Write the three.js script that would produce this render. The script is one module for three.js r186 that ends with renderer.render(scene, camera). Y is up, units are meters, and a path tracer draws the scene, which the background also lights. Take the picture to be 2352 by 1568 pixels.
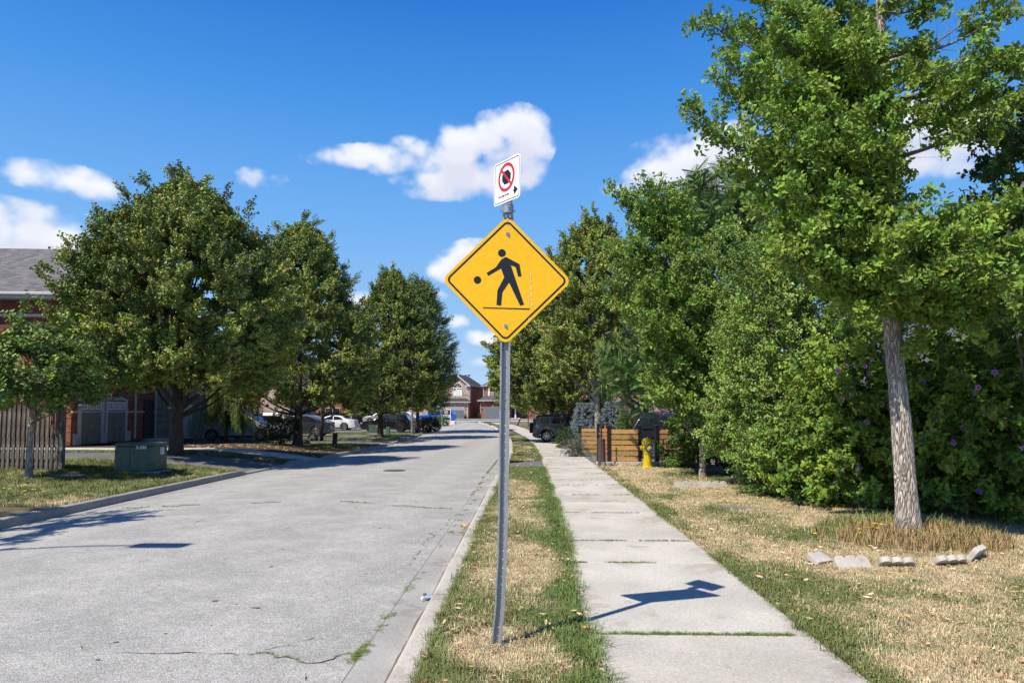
import * as THREE from 'three';
import { mergeGeometries, toCreasedNormals } from 'three/addons/utils/BufferGeometryUtils.js';
import { RoundedBoxGeometry } from 'three/addons/geometries/RoundedBoxGeometry.js';
import { FontLoader } from 'three/addons/loaders/FontLoader.js';
import { TextGeometry } from 'three/addons/geometries/TextGeometry.js';

// ---------- camera, sky, sun, exposure ----------
const scene = new THREE.Scene();
const EYE = 1.7, FOC = 1568, PITCH = 3 * Math.PI / 180, YAW = 1.5 * Math.PI / 180;
const camera = new THREE.PerspectiveCamera(2 * Math.atan(784 / FOC) * 180 / Math.PI, 1024 / 682, 0.1, 900);
camera.position.set(0, EYE, 0);
camera.rotation.set(PITCH, YAW, 0, 'YXZ');
camera.setViewOffset(2352, 1568, 0, -79, 2352, 1568);      // rising-front lens: keeps the horizon low
camera.updateProjectionMatrix();
const renderer = new THREE.WebGLRenderer({ antialias: true });
renderer.toneMapping = THREE.LinearToneMapping;
renderer.toneMappingExposure = 1.3;
renderer.shadowMap.enabled = true;

const TO_SUN = new THREE.Vector3(-0.55, 1, 0.53).normalize();
const sun = new THREE.DirectionalLight(0xfff5e8, 5.0);
sun.position.copy(TO_SUN).multiplyScalar(120).add(new THREE.Vector3(-4, 0, -30));
sun.target.position.set(-4, 0, -30);
sun.castShadow = true; sun.shadow.mapSize.set(4096, 4096);
Object.assign(sun.shadow.camera, { left: -70, right: 70, top: 70, bottom: -70, near: 1, far: 320 });
scene.add(sun, sun.target);

function mulberry(a) { return () => { a |= 0; a = a + 0x6D2B79F5 | 0; let t = Math.imul(a ^ a >>> 15, 1 | a); t = t + Math.imul(t ^ t >>> 7, 61 | t) ^ t; return ((t ^ t >>> 14) >>> 0) / 4294967296; }; }
const R0 = mulberry(20240817);
const rnd = (a = 1, b) => b === undefined ? R0() * a : a + R0() * (b - a);
const gauss = () => (R0() + R0() + R0() + R0() - 2) * 0.87;
const clamp = (x, a = 0, b = 1) => Math.min(b, Math.max(a, x));
const lerp = (a, b, t) => a + (b - a) * t;
const sstep = (a, b, x) => { const t = clamp((x - a) / (b - a)); return t * t * (3 - 2 * t); };
const V3 = (x, y, z) => new THREE.Vector3(x, y, z);
// lattice noise
const PERM = new Uint16Array(4096); { const r = mulberry(7); for (let i = 0; i < 4096; i++) PERM[i] = r() * 65536; }
const hash3 = (x, y, z) => PERM[(PERM[(PERM[x & 4095] + y) & 4095] + z) & 4095] / 65536;
function noise3(x, y, z = 0, per = 0) {
  const xi = Math.floor(x), yi = Math.floor(y), zi = Math.floor(z);
  let u = x - xi, v = y - yi, w = z - zi; u = u * u * (3 - 2 * u); v = v * v * (3 - 2 * v); w = w * w * (3 - 2 * w);
  const m = per ? k => ((k % per) + per) % per : k => k;
  const x0 = m(xi), x1 = m(xi + 1), y0 = m(yi), y1 = m(yi + 1);
  const a = lerp(lerp(hash3(x0, y0, zi), hash3(x1, y0, zi), u), lerp(hash3(x0, y1, zi), hash3(x1, y1, zi), u), v);
  if (w === 0) return a;
  return lerp(a, lerp(lerp(hash3(x0, y0, zi + 1), hash3(x1, y0, zi + 1), u), lerp(hash3(x0, y1, zi + 1), hash3(x1, y1, zi + 1), u), v), w);
}
function fbm(x, y, z = 0, oct = 4, per = 0) { let s = 0, a = 0.5, n = 0; for (let i = 0; i < oct; i++) { s += a * noise3(x, y, z, per); n += a; a *= 0.5; x *= 2; y *= 2; z = z * 2 + (z ? 0 : 0); per *= 2; } return s / n; }

// a pixel of the photograph (2352 wide) as a direction
function ray(X, Y) {
  return V3((X - 1176) / FOC, -(Y - 79 - 784) / FOC, -1).applyAxisAngle(V3(1, 0, 0), PITCH).applyAxisAngle(V3(0, 1, 0), YAW);
}
// a computed sky: clear air, fair-weather clouds
{
  const W = 4096, H = 2048, data = new Float32Array(W * H * 4), dens = new Float32Array(W * H);
  const puff = (az, el, ra, re, k = 1) => {     // all in radians
    const r0 = Math.max(0, Math.floor(((el - re) / Math.PI + 0.5) * H)), r1 = Math.min(H - 1, Math.ceil(((el + re) / Math.PI + 0.5) * H));
    for (let r = r0; r <= r1; r++) {
      const e = ((r + 0.5) / H - 0.5) * Math.PI, ve = (e - el) / re;
      const c0 = Math.floor(((az - ra) / (2 * Math.PI) + 0.5) * W), c1 = Math.ceil(((az + ra) / (2 * Math.PI) + 0.5) * W);
      for (let c = c0; c <= c1; c++) {
        const a = ((c + 0.5) / W - 0.5) * 2 * Math.PI, va = (a - az) / ra, q = 1 - va * va - ve * ve;
        if (q > 0) { const i = r * W + ((c % W) + W) % W; dens[i] = Math.max(dens[i], q * k); }
      }
    }
  };
  const view = (X, Y, rx, ry, k) => { const d = ray(X, Y).normalize(); puff(Math.atan2(d.z, d.x), Math.asin(d.y), rx * 1.35 / FOC, ry * 1.55 / FOC, k); };
  for (const a of [[1190, 322, 68, 50], [1135, 330, 60, 46], [1070, 340, 74, 40], [1010, 362, 80, 34, .9], [905, 368, 130, 22, .75], [775, 362, 66, 15, .55], [1000, 420, 88, 26, .7], [1100, 400, 110, 40, .9], [1210, 385, 40, 36, .7], [930, 325, 36, 10, .5],
    [1560, 382, 110, 48], [1630, 375, 90, 55], [1500, 420, 60, 22, .7], [1425, 432, 40, 12, .45], [1700, 380, 90, 60], [130, 408, 84, 20, .62], [215, 432, 56, 20, .62], [60, 402, 50, 9, .4], [50, 535, 110, 42], [140, 545, 60, 28], [-60, 545, 120, 50], [1045, 610, 60, 30, .95], [1090, 600, 60, 34], [578, 412, 36, 16, .6], [630, 415, 26, 10, .3],
    [838, 690, 38, 20, .8], [1105, 775, 42, 13, .8], [1046, 737, 32, 11, .6], [1040, 806, 40, 8, .5], [998, 676, 34, 9, .45], [1070, 832, 90, 9, .45], [2090, 310, 70, 62], [2190, 320, 80, 50], [2060, 350, 60, 30, .7]]) view(...a);
  const rr = mulberry(99);
  const az0 = Math.atan2(-1, 0);
  for (let i = 0; i < 46; i++) {       // more of the same clouds all round the horizon
    const az = az0 + 0.95 + rr() * (2 * Math.PI - 1.9), el = 0.05 + rr() * 0.33, s = 0.03 + rr() * 0.07;
    for (let k = 0; k < 5; k++) puff(az + (rr() - 0.5) * 3 * s, el + (rr() - 0.5) * 0.5 * s, s * (0.6 + rr()), s * (0.3 + 0.3 * rr()), 0.6 + 0.4 * rr());
  }
  const stops = [[0, .42, .56, .72], [0.06, .33, .50, .715], [0.14, .235, .435, .705], [0.27, .135, .345, .695], [0.42, .057, .24, .625], [0.55, .025, .158, .525], [0.8, .012, .085, .34], [1.6, .009, .055, .23]];
  const air = el => { let i = 0; while (i < stops.length - 2 && el > stops[i + 1][0]) i++; const t = clamp((el - stops[i][0]) / (stops[i + 1][0] - stops[i][0])); return [1, 2, 3].map(k => lerp(stops[i][k], stops[i + 1][k], t)); };
  const cov = new Float32Array(W * H);
  for (let r = H / 2; r < H; r++) {
    const el = ((r + 0.5) / H - 0.5) * Math.PI, ce = Math.cos(el), se = Math.sin(el);
    for (let c = 0; c < W; c++) {
      const i = r * W + c; if (!dens[i]) continue;
      const az = ((c + 0.5) / W - 0.5) * 2 * Math.PI, x = ce * Math.cos(az), z = ce * Math.sin(az);
      const n = fbm(x * 30 + 43, se * 40 + 41, z * 30 + 40, 7);
      cov[i] = sstep(-0.3, 0.7, dens[i] * 1.15 + (n - 0.5) * 2.1 - 0.3);
    }
  }
  for (let r = 0; r < H; r++) {
    const el = Math.max(0, ((r + 0.5) / H - 0.5) * Math.PI), a = air(el);
    for (let c = 0; c < W; c++) {
      const i = r * W + c, k = cov[i]; let cr = a[0], cg = a[1], cb = a[2];
      if (k > 0) {
        const above = (cov[Math.min(H - 1, r + 14) * W + c] + cov[Math.min(H - 1, r + 30) * W + c]) / 2;  // more cloud overhead: greyer base
        const w = 1.0 - 0.2 * above * k, o = k * 0.97;
        cr = lerp(cr, 0.74 * w, o); cg = lerp(cg, 0.755 * w, o); cb = lerp(cb, 0.79 * Math.sqrt(w), o);
      }
      data[i * 4] = cr; data[i * 4 + 1] = cg; data[i * 4 + 2] = cb; data[i * 4 + 3] = 1;
    }
  }
  const t = new THREE.DataTexture(data, W, H, THREE.RGBAFormat, THREE.FloatType);
  t.mapping = THREE.EquirectangularReflectionMapping; t.magFilter = t.minFilter = THREE.LinearFilter; t.needsUpdate = true;
  scene.background = t; scene.environment = t;
}

// ---------- terrain ----------
const bend = d => d < 25 ? 0 : d < 100 ? -0.0011 * (d - 25) ** 2 : -6.1875 - 0.165 * (d - 100);
const LEVEL = [[-30, 0], [18, 0], [40, -0.22], [60, -0.25], [90, 0.02], [126, 0.38], [400, 0.4]];
const level = d => { for (let i = 0; i < LEVEL.length - 1; i++) if (d <= LEVEL[i + 1][0]) return lerp(LEVEL[i][1], LEVEL[i + 1][1], sstep(LEVEL[i][0], LEVEL[i + 1][0], d)); return 0.4; };
const bank = d => d < 15 ? 0.1 : d < 22 ? lerp(0.1, 0.3, sstep(15, 22, d)) : d < 30 ? 0.3 : lerp(0.3, 0.08, sstep(30, 40, d));
const DRIVES_L = [[20, 23.2, 'drive'], [25.4, 27.4, 'concrete'], [41.2, 44.4, 'drive'], [49.4, 52.8, 'drive'], [61.2, 64.6, 'drive'], [65.4, 71.2, 'drive'], [84, 88, 'drive'], [100, 103.6, 'drive']];
const APRONS_R = [[21.1, 24.4], [27.9, 29.0], [30.6, 31.6], [41.5, 46.2], [54, 58], [70, 74], [86, 90]];
const dropped = (list, d) => { let k = 0; for (const [a, b] of list) k = Math.max(k, sstep(a - 0.6, a, d) * sstep(b + 0.6, b, d)); return k; };
const KR = -0.73, KL = -8.45;        // backs of the two kerbs
function H(x, d) {                   // height of the land at x, d metres up the road
  const xr = x - bend(d), e = level(d);
  if (xr > KL && xr < KR && d < 104) return e - 0.13;
  if (xr <= KL) return e + bank(d) * sstep(KL, KL - 4.2, xr) - 0.1 * dropped(DRIVES_L, d) * sstep(KL - 1.1, KL, xr);
  let y = e;
  y += 0.2 * Math.exp(-(((x - 4.95) ** 2) + ((d - 9.15) ** 2)) / 0.8);
  return y;
}
function hit(X, Y) { const r = ray(X, Y); for (let d = 2.5; d < 260; d += 0.02) { const t = d / -r.z, x = r.x * t; if (EYE + r.y * t <= H(x, d)) return V3(x, H(x, d), -d); } return null; }
const at = (X, Y, d) => { const r = ray(X, Y), t = d / -r.z; return V3(r.x * t, EYE + r.y * t, -d); };

// ---------- helpers ----------
const taken = {};
const numbered = n => { const k = taken[n] = (taken[n] ?? -1) + 1; return k ? n + '_' + String(k).padStart(3, '0') : n; };
function shade(o) { o.castShadow = o.receiveShadow = true; return o; }
function thing(name, label, category, pos = [0, 0, 0], turn = 0, group) {
  const o = new THREE.Group(); o.name = numbered(name); scene.add(o);
  o.position.set(...(pos.isVector3 ? pos.toArray() : pos)); o.rotation.y = turn; o.userData = { label, category }; if (group) o.userData.group = group;
  return o;
}
function part(name, geo, mat, parent, label) { const m = shade(new THREE.Mesh(Array.isArray(geo) ? merge(geo) : geo, mat)); m.name = name; if (label) m.userData.label = label; parent.add(m); return m; }
function single(name, geo, mat, label, category, group, pos) { const m = part(numbered(name), geo, mat, scene); m.userData = { label, category }; if (group) m.userData.group = group; if (pos) m.position.copy(pos.isVector3 ? pos : V3(...pos)); return m; }
function struct(name, geo, mat) { const m = part(numbered(name), geo, mat, scene); m.userData = { kind: 'structure' }; return m; }
function structGroup(name) { const g = new THREE.Group(); g.name = numbered(name); g.userData = { kind: 'structure' }; scene.add(g); return g; }
function stuff(name, geo, mat, mats, cols, parent, label, category) {
  const m = shade(new THREE.InstancedMesh(geo, mat, mats.length)); m.name = parent ? name : numbered(name); m.userData = { kind: 'stuff' };
  if (label) m.userData.label = label; if (category) m.userData.category = category;
  mats.forEach((q, i) => m.setMatrixAt(i, q)); if (cols) cols.forEach((c, i) => m.setColorAt(i, c)); (parent || scene).add(m); return m;
}
const keepAttrs = g => { for (const k of Object.keys(g.attributes)) if (!['position', 'normal', 'uv', 'color'].includes(k)) g.deleteAttribute(k); if (!g.attributes.uv) g.setAttribute('uv', new THREE.BufferAttribute(new Float32Array(g.attributes.position.count * 2), 2)); return g; };
function merge(list) { const hasC = list.some(g => g.attributes.color); return mergeGeometries(list.map(g => { g = g.index ? g.toNonIndexed() : g; keepAttrs(g); if (hasC && !g.attributes.color) g.setAttribute('color', new THREE.BufferAttribute(new Float32Array(g.attributes.position.count * 3).fill(1), 3)); return g; })); }
const box = (w, h, d, x = 0, y = 0, z = 0, ry = 0) => { const g = new THREE.BoxGeometry(w, h, d); if (ry) g.rotateY(ry); return g.translate(x, y, z); };   // centre
const rbox = (w, h, d, r, x = 0, y = 0, z = 0, seg = 2) => new RoundedBoxGeometry(w, h, d, seg, r).translate(x, y, z);
const cyl = (r0, r1, h, x = 0, y = 0, z = 0, seg = 16) => new THREE.CylinderGeometry(r1, r0, h, seg).translate(x, y, z);
function boxUV(g, s = 1) {           // uv in metres from the faces' own directions
  const p = g.attributes.position, n = g.attributes.normal, uv = new Float32Array(p.count * 2);
  for (let i = 0; i < p.count; i++) { const ax = Math.abs(n.getX(i)), ay = Math.abs(n.getY(i)), az = Math.abs(n.getZ(i)); const [u, v] = ay > ax && ay > az ? [p.getX(i), p.getZ(i)] : ax > az ? [p.getZ(i), p.getY(i)] : [p.getX(i), p.getY(i)]; uv[i * 2] = u * s; uv[i * 2 + 1] = v * s; }
  g.setAttribute('uv', new THREE.BufferAttribute(uv, 2)); return g;
}
function buf(pos, idx, uv, col) { const g = new THREE.BufferGeometry(); g.setAttribute('position', new THREE.Float32BufferAttribute(pos, 3)); if (uv) g.setAttribute('uv', new THREE.Float32BufferAttribute(uv, 2)); if (col) g.setAttribute('color', new THREE.Float32BufferAttribute(col, 3)); if (idx) g.setIndex(idx); g.computeVertexNormals(); return g; }
function prism(pts, depth, bevel = 0) { const s = new THREE.Shape(pts.map(p => new THREE.Vector2(p[0], p[1]))); return new THREE.ExtrudeGeometry(s, { depth, bevelEnabled: bevel > 0, bevelSize: bevel, bevelThickness: bevel, bevelSegments: 2, curveSegments: 10 }); }
// tapered tube through points, r(t)
function limb(pts, r0, r1, rad = 7, segs = 0, wob = 0) {
  const c = new THREE.CatmullRomCurve3(pts), n = segs || Math.max(3, pts.length * 3), fr = c.computeFrenetFrames(n), pos = [], idx = [], uv = [], L = c.getLength();
  for (let i = 0; i <= n; i++) {
    const t = i / n, p = c.getPointAt(t), r = typeof r0 === 'function' ? r0(t) : lerp(r0, r1, t);
    for (let k = 0; k <= rad; k++) { const a = k / rad * Math.PI * 2, q = r * (1 + (wob ? wob * (noise3(Math.cos(a) * 2 + 9, Math.sin(a) * 2 + 9, t * L * 2.5) - 0.5) : 0)); const v = p.clone().addScaledVector(fr.normals[i], Math.cos(a) * q).addScaledVector(fr.binormals[i], Math.sin(a) * q); pos.push(v.x, v.y, v.z); uv.push(k / rad * 2 * Math.PI * Math.max(r, 0.05), t * L); }
  }
  for (let i = 0; i < n; i++) for (let k = 0; k < rad; k++) { const a = i * (rad + 1) + k, b = a + rad + 1; idx.push(a, b, a + 1, b, b + 1, a + 1); }
  return buf(pos, idx, uv);
}
const lin = (r, g, b) => new THREE.Color().setRGB(r, g, b);
function tex(w, h, fn, srgb = true) {
  const d = new Uint8Array(w * h * 4);
  for (let y = 0; y < h; y++) for (let x = 0; x < w; x++) { const c = fn(x / w, y / h, x, y), i = (y * w + x) * 4; if (typeof c === 'number') { d[i] = d[i + 1] = d[i + 2] = clamp(c) * 255; } else { d[i] = clamp(c[0]) * 255; d[i + 1] = clamp(c[1]) * 255; d[i + 2] = clamp(c[2]) * 255; } d[i + 3] = 255; }
  const t = new THREE.DataTexture(d, w, h); t.wrapS = t.wrapT = THREE.RepeatWrapping; t.magFilter = THREE.LinearFilter; t.minFilter = THREE.LinearMipmapLinearFilter; t.generateMipmaps = true; if (srgb) t.colorSpace = THREE.SRGBColorSpace; t.needsUpdate = true; return t;
}
const rep = (t, u, v = u) => { const c = t.clone(); c.repeat.set(u, v); c.needsUpdate = true; return c; };
const std = (color, roughness = 0.8, o = {}) => new THREE.MeshStandardMaterial({ color, roughness, side: THREE.DoubleSide, ...o });
const M4 = (p, q, s) => new THREE.Matrix4().compose(p, q, typeof s === 'number' ? V3(s, s, s) : s);
const quatTo = (dir, roll = 0) => { const q = new THREE.Quaternion().setFromUnitVectors(V3(0, 1, 0), dir.clone().normalize()); return q.multiply(new THREE.Quaternion().setFromAxisAngle(V3(0, 1, 0), roll)); };

// ---------- materials ----------
const T = {};
T.asphalt = tex(1024, 1024, (u, v) => {
  const f = noise3(u * 512, v * 512, 1, 512), g = noise3(u * 256, v * 256, 5, 256), c = fbm(u * 6, v * 6, 3, 4, 6), s = fbm(u * 40, v * 40, 8, 2, 40);
  let k = 0.585 + (c - 0.5) * 0.10 + (s - 0.5) * 0.07 + (f - 0.5) * 0.2 + (g - 0.5) * 0.15; if (f > 0.9 && g > 0.5) k += 0.1; if (f < 0.09 && g < 0.5) k -= 0.14; return [k, k * 0.995, k * 0.985];
});
T.asphaltB = tex(512, 512, (u, v) => noise3(u * 256, v * 256, 1, 256) * 0.6 + noise3(u * 128, v * 128, 5, 128) * 0.4, false);
T.concrete = tex(1024, 1024, (u, v) => {
  const f = noise3(u * 400, v * 400, 2, 400), g = noise3(u * 180, v * 180, 7, 180), c = fbm(u * 5, v * 5, 4, 5, 5), st = sstep(0.58, 0.72, fbm(u * 9, v * 9, 14, 4, 9));
  let k = 0.735 + (c - 0.5) * 0.15 + (f - 0.5) * 0.1 + (g - 0.5) * 0.08 - st * 0.055; if (f > 0.93) k -= 0.12; return [k, k * 0.985 - st * 0.006, k * 0.955 - st * 0.02];
});
T.concreteB = tex(512, 512, (u, v) => fbm(u * 128, v * 128, 2, 2, 128) * 0.7 + fbm(u * 16, v * 16, 9, 3, 16) * 0.3, false);
const furrow = (u, v) => { const w = fbm(u * 10, v * 5, 3, 4, 10), q = fbm(u * 26, v * 7, 9, 3, 26); return clamp(Math.abs(Math.sin((u * 7 + w * 3.4 + (q - 0.5) * 1.4) * Math.PI * 2)) * 0.7 + (fbm(u * 70, v * 40, 6, 3, 70) - 0.3) * 0.6); };
T.bark = tex(512, 512, (u, v) => { const k = clamp(furrow(u, v) * 0.95 + (fbm(u * 4, v * 4, 21, 3, 4) - 0.5) * 0.5); return [0.36 + k * 0.4, 0.345 + k * 0.39, 0.325 + k * 0.375]; });
T.barkB = tex(512, 512, (u, v) => furrow(u, v), false);
T.soft = tex(512, 512, (u, v) => { const k = 0.82 + (fbm(u * 8, v * 8, 2, 5, 8) - 0.5) * 0.28 + (noise3(u * 200, v * 200, 4, 200) - 0.5) * 0.12; return [k, k, k]; });
T.wood = tex(512, 256, (u, v) => { const w = fbm(u * 3, v * 6, 1, 4, 3), g = Math.abs(Math.sin((v * 10 + w * 2.2) * Math.PI)), f = noise3(u * 24, v * 220, 5, 24); const k = 0.55 + g * 0.25 + (f - 0.5) * 0.22; return [k * 1.02, k * 0.74, k * 0.40]; });
T.grey = tex(512, 256, (u, v) => { const w = fbm(u * 40, v * 3, 1, 4, 40), f = noise3(u * 200, v * 10, 5, 200); const k = 0.40 + (w - 0.5) * 0.35 + (f - 0.5) * 0.12; return [k * 1.04, k * 0.98, k * 0.90]; });
T.galv = tex(512, 512, (u, v) => { const c = fbm(u * 30, v * 14, 3, 3, 30), s = noise3(u * 60, v * 60, 8, 60), k = 0.66 + (c - 0.5) * 0.3 + (s > 0.8 ? 0.08 : 0); return [k * 0.97, k, k * 1.03]; });
T.brickfar = tex(512, 512, (u, v, x, y) => { const row = Math.floor(v * 32), off = (row % 2) * 0.5, b = Math.floor(u * 12 + off), m = (v * 32) % 1 < 0.12 ? 1 : 0, n = hash3(b, row, 3), k = 0.86 + (n - 0.5) * 0.34 + m * 0.16 + (noise3(u * 90, v * 90, 2, 90) - 0.5) * 0.14; return [k, k, k]; });
T.shinglefar = tex(512, 512, (u, v) => { const row = Math.floor(v * 24), b = Math.floor(u * 20 + hash3(row, 1, 1) * 7), n = hash3(b, row, 9), k = 0.72 + (n - 0.5) * 0.3 + (noise3(u * 250, v * 250, 3, 250) - 0.5) * 0.2; return [k, k, k]; });

const M = {
  asphalt: std(lin(1.13, 1.13, 1.07), 0.93, { map: rep(T.asphalt, 0.45), bumpMap: rep(T.asphaltB, 0.9), bumpScale: 0.006 }),
  drive: std(lin(0.42, 0.42, 0.44), 0.93, { map: rep(T.asphalt, 0.5), bumpMap: rep(T.asphaltB, 0.9), bumpScale: 0.005 }),
  concrete: std(lin(0.98, 0.97, 0.95), 0.92, { map: rep(T.concrete, 0.4), bumpMap: rep(T.concreteB, 0.9), bumpScale: 0.003 }),
  kerb: std(lin(0.92, 0.9, 0.84), 0.92, { map: rep(T.concrete, 0.55), bumpMap: rep(T.concreteB, 0.9), bumpScale: 0.004 }),
  kerbOld: std(lin(0.62, 0.61, 0.58), 0.93, { map: rep(T.concrete, 0.55), bumpMap: rep(T.concreteB, 0.9), bumpScale: 0.006 }),
  gutter: std(lin(0.66, 0.67, 0.67), 0.93, { map: rep(T.concrete, 0.5), bumpMap: rep(T.concreteB, 0.9), bumpScale: 0.004 }),
  block: std(lin(1.0, 0.97, 0.92), 0.95, { map: rep(T.concrete, 1.7), bumpMap: rep(T.concreteB, 2.5), bumpScale: 0.006 }),
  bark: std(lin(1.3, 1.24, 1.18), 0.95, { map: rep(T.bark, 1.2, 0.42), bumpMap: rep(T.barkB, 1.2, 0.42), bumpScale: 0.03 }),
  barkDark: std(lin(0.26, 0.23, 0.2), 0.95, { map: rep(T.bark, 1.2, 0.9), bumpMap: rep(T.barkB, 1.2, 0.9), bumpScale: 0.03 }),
  twig: std(lin(0.16, 0.13, 0.09), 0.9),
  white: std(lin(0.78, 0.78, 0.77), 0.5), whiteTrim: std(lin(0.75, 0.75, 0.74), 0.6, { map: rep(T.soft, 0.6) }),
  black: std(lin(0.012, 0.012, 0.014), 0.45), rubber: std(lin(0.018, 0.018, 0.018), 0.85),
  galv: std(lin(0.86, 0.88, 0.9), 0.42, { metalness: 0.45, map: rep(T.galv, 3) }), steel: std(lin(0.55, 0.55, 0.55), 0.3, { metalness: 1 }),
  glass: new THREE.MeshPhysicalMaterial({ color: lin(0.02, 0.025, 0.03), roughness: 0.04, metalness: 0, clearcoat: 1, clearcoatRoughness: 0.03 }),
  leaf: new THREE.MeshPhysicalMaterial({ color: 0xffffff, roughness: 0.5, side: THREE.DoubleSide, specularIntensity: 0.5 }),
  leafThin: new THREE.MeshPhysicalMaterial({ color: 0xffffff, roughness: 0.95, side: THREE.DoubleSide, transmission: 0.2, thickness: 0, specularIntensity: 0.5 }),
};
// ---------- the land, road, kerbs, sidewalk ----------
T.turf = tex(1024, 1024, (u, v) => { const f = noise3(u * 420, v * 420, 2, 420), g = noise3(u * 150, v * 150, 5, 150), c = fbm(u * 12, v * 12, 7, 4, 12); const k = 0.72 + (f - 0.5) * 0.42 + (g - 0.5) * 0.3 + (c - 0.5) * 0.3; return [k, k, k * 0.95]; });
M.turf = std(lin(1, 1, 1), 0.97, { map: rep(T.turf, 0.55), vertexColors: true, bumpMap: rep(T.turf, 0.55), bumpScale: 0.02 });
M.farland = std(lin(0.16, 0.17, 0.07), 1, { map: rep(T.soft, 0.1) });
// how parched the grass is
function dryness(x, d) {
  const xr = x - bend(d), n = fbm(x * 0.55 + 50, d * 0.33 + 50, 0, 4), m = fbm(x * 1.9 + 9, d * 1.5 + 9, 0, 3);
  let k;
  if (xr < KL) k = 0.16 + (n - 0.5) * 1.2 + (m - 0.5) * 0.5 + 0.12 * sstep(-10, -8.6, xr) * (d < 22 ? 1 : 0.2);
  else if (xr < 1.2) { const e = Math.min(xr - KR, 0.44 - xr); k = 0.44 + (n - 0.5) * 1.9 + (m - 0.5) * 1.1 - sstep(0.34, 0.02, 0.44 - xr + (m - 0.5) * 0.4) * 0.72 - sstep(0.14, 0.0, xr - KR) * 0.35 - sstep(9, 13, d) * 0.22; if (Math.hypot(x + 0.2, d - 5.0) < 0.45) k += 0.3; }
  else { k = 0.68 + (n - 0.5) * 1.35 + (m - 0.5) * 1.0 - sstep(2.5, 2.2, xr) * 0.42 - sstep(6, 7.5, x) * sstep(11, 9, d) * 0.1; const q = Math.hypot(x - 4.95, d - 9.15); if (q < 1.15) k += 0.25; }
  return clamp(k);
}
const DRY = lin(0.55, 0.465, 0.275), GREEN = lin(0.15, 0.185, 0.055), LUSH = lin(0.125, 0.185, 0.045);
const SOIL = lin(0.16, 0.115, 0.07);
const turfTint = (x, d) => { const k = dryness(x, d); return GREEN.clone().lerp(DRY, sstep(0.1, 0.85, k)).lerp(SOIL, 0.15 + 0.4 * fbm(x * 3.1, d * 3.1, 6, 3)); };
function sheet(xr0, xr1, d0, d1, sx, sd, yfn, colfn, free) {
  const nx = Math.max(1, Math.round((xr1 - xr0) / sx)), nd = Math.max(1, Math.round((d1 - d0) / sd)), pos = [], uv = [], col = [], idx = [];
  for (let j = 0; j <= nd; j++) for (let i = 0; i <= nx; i++) { const d = lerp(d0, d1, j / nd), x = lerp(xr0, xr1, i / nx) + (free ? 0 : bend(d)); pos.push(x, yfn(x, d), -d); uv.push(x, d); if (colfn) { const c = colfn(x, d); col.push(c.r, c.g, c.b); } }
  for (let j = 0; j < nd; j++) for (let i = 0; i < nx; i++) { const a = j * (nx + 1) + i, b = a + nx + 1; idx.push(a, a + 1, b, a + 1, b + 1, b); }
  return buf(pos, idx, uv, colfn ? col : null);
}
struct('ground', new THREE.PlaneGeometry(900, 900, 4, 4).rotateX(-Math.PI / 2).translate(0, -0.75, -200), M.farland);
const crown = (x, d) => { const xr = x - bend(d); return level(d) - 0.13 + 0.07 * (1 - ((xr + 4.6) / 3.5) ** 2); };
struct('road', sheet(-8.02, -1.26, -14, 112, 0.5, 1, crown), M.asphalt);
struct('cross_street', sheet(-60, 45, 106, 114.5, 3, 1, (x, d) => level(d) - 0.045, null, true), M.asphalt);
struct('gutter', merge([sheet(-1.262, -0.955, -14, 104, 0.1, 0.5, (x, d) => level(d) - 0.127 + 0.012 * (x - bend(d) < -1.1 ? 1 : -0.6)), sheet(-8.27, -8.018, -14, 104, 0.1, 0.5, (x, d) => level(d) - 0.13)]), M.gutter);

function kerbSeg(prof, list, d0, d1) {
  const n = Math.max(2, Math.round((d1 - d0) / 0.3)), pos = [], uv = [], idx = [], m = prof.length;
  for (let j = 0; j <= n; j++) { const d = lerp(d0, d1, j / n), k = dropped(list, d); let v = 0; prof.forEach(([x, y], i) => { if (i) v += Math.hypot(x - prof[i - 1][0], y - prof[i - 1][1]); pos.push(x + bend(d), level(d) + (y > -0.05 ? lerp(y, y - 0.085, k) : y) + (y > -0.05 ? (noise3(d * 3, i * 7, 2) - 0.5) * 0.006 : 0), -d); uv.push(d, v); }); }
  for (let j = 0; j < n; j++) for (let i = 0; i < m - 1; i++) { const a = j * m + i, b = a + m; idx.push(a, a + 1, b, a + 1, b + 1, b); }
  const caps = []; for (const j of [0, n]) for (let i = 1; i < m - 1; i++) caps.push(j * m, j * m + i, j * m + i + 1);
  return buf(pos, idx.concat(caps), uv);
}
const PR = [[-0.96, -0.16], [-0.955, -0.12], [-0.915, -0.012], [-0.895, 0.006], [-0.87, 0.012], [-0.735, 0.012], [-0.728, 0.004], [-0.728, -0.16]];
const PL = [[-8.26, -0.16], [-8.262, -0.12], [-8.285, -0.01], [-8.3, 0.008], [-8.33, 0.014], [-8.44, 0.014], [-8.452, 0.004], [-8.455, -0.16]];
for (const [prof, list] of [[PR, APRONS_R], [PL, DRIVES_L]]) { const g = structGroup('kerb'); for (let d = -6 + (prof === PL ? 1.3 : 0.4); d < 103; d += 3) part('kerb_stone', kerbSeg(prof, list, d + 0.005, d + 2.995), prof === PR ? M.kerb : M.kerbOld, g); }

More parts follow.
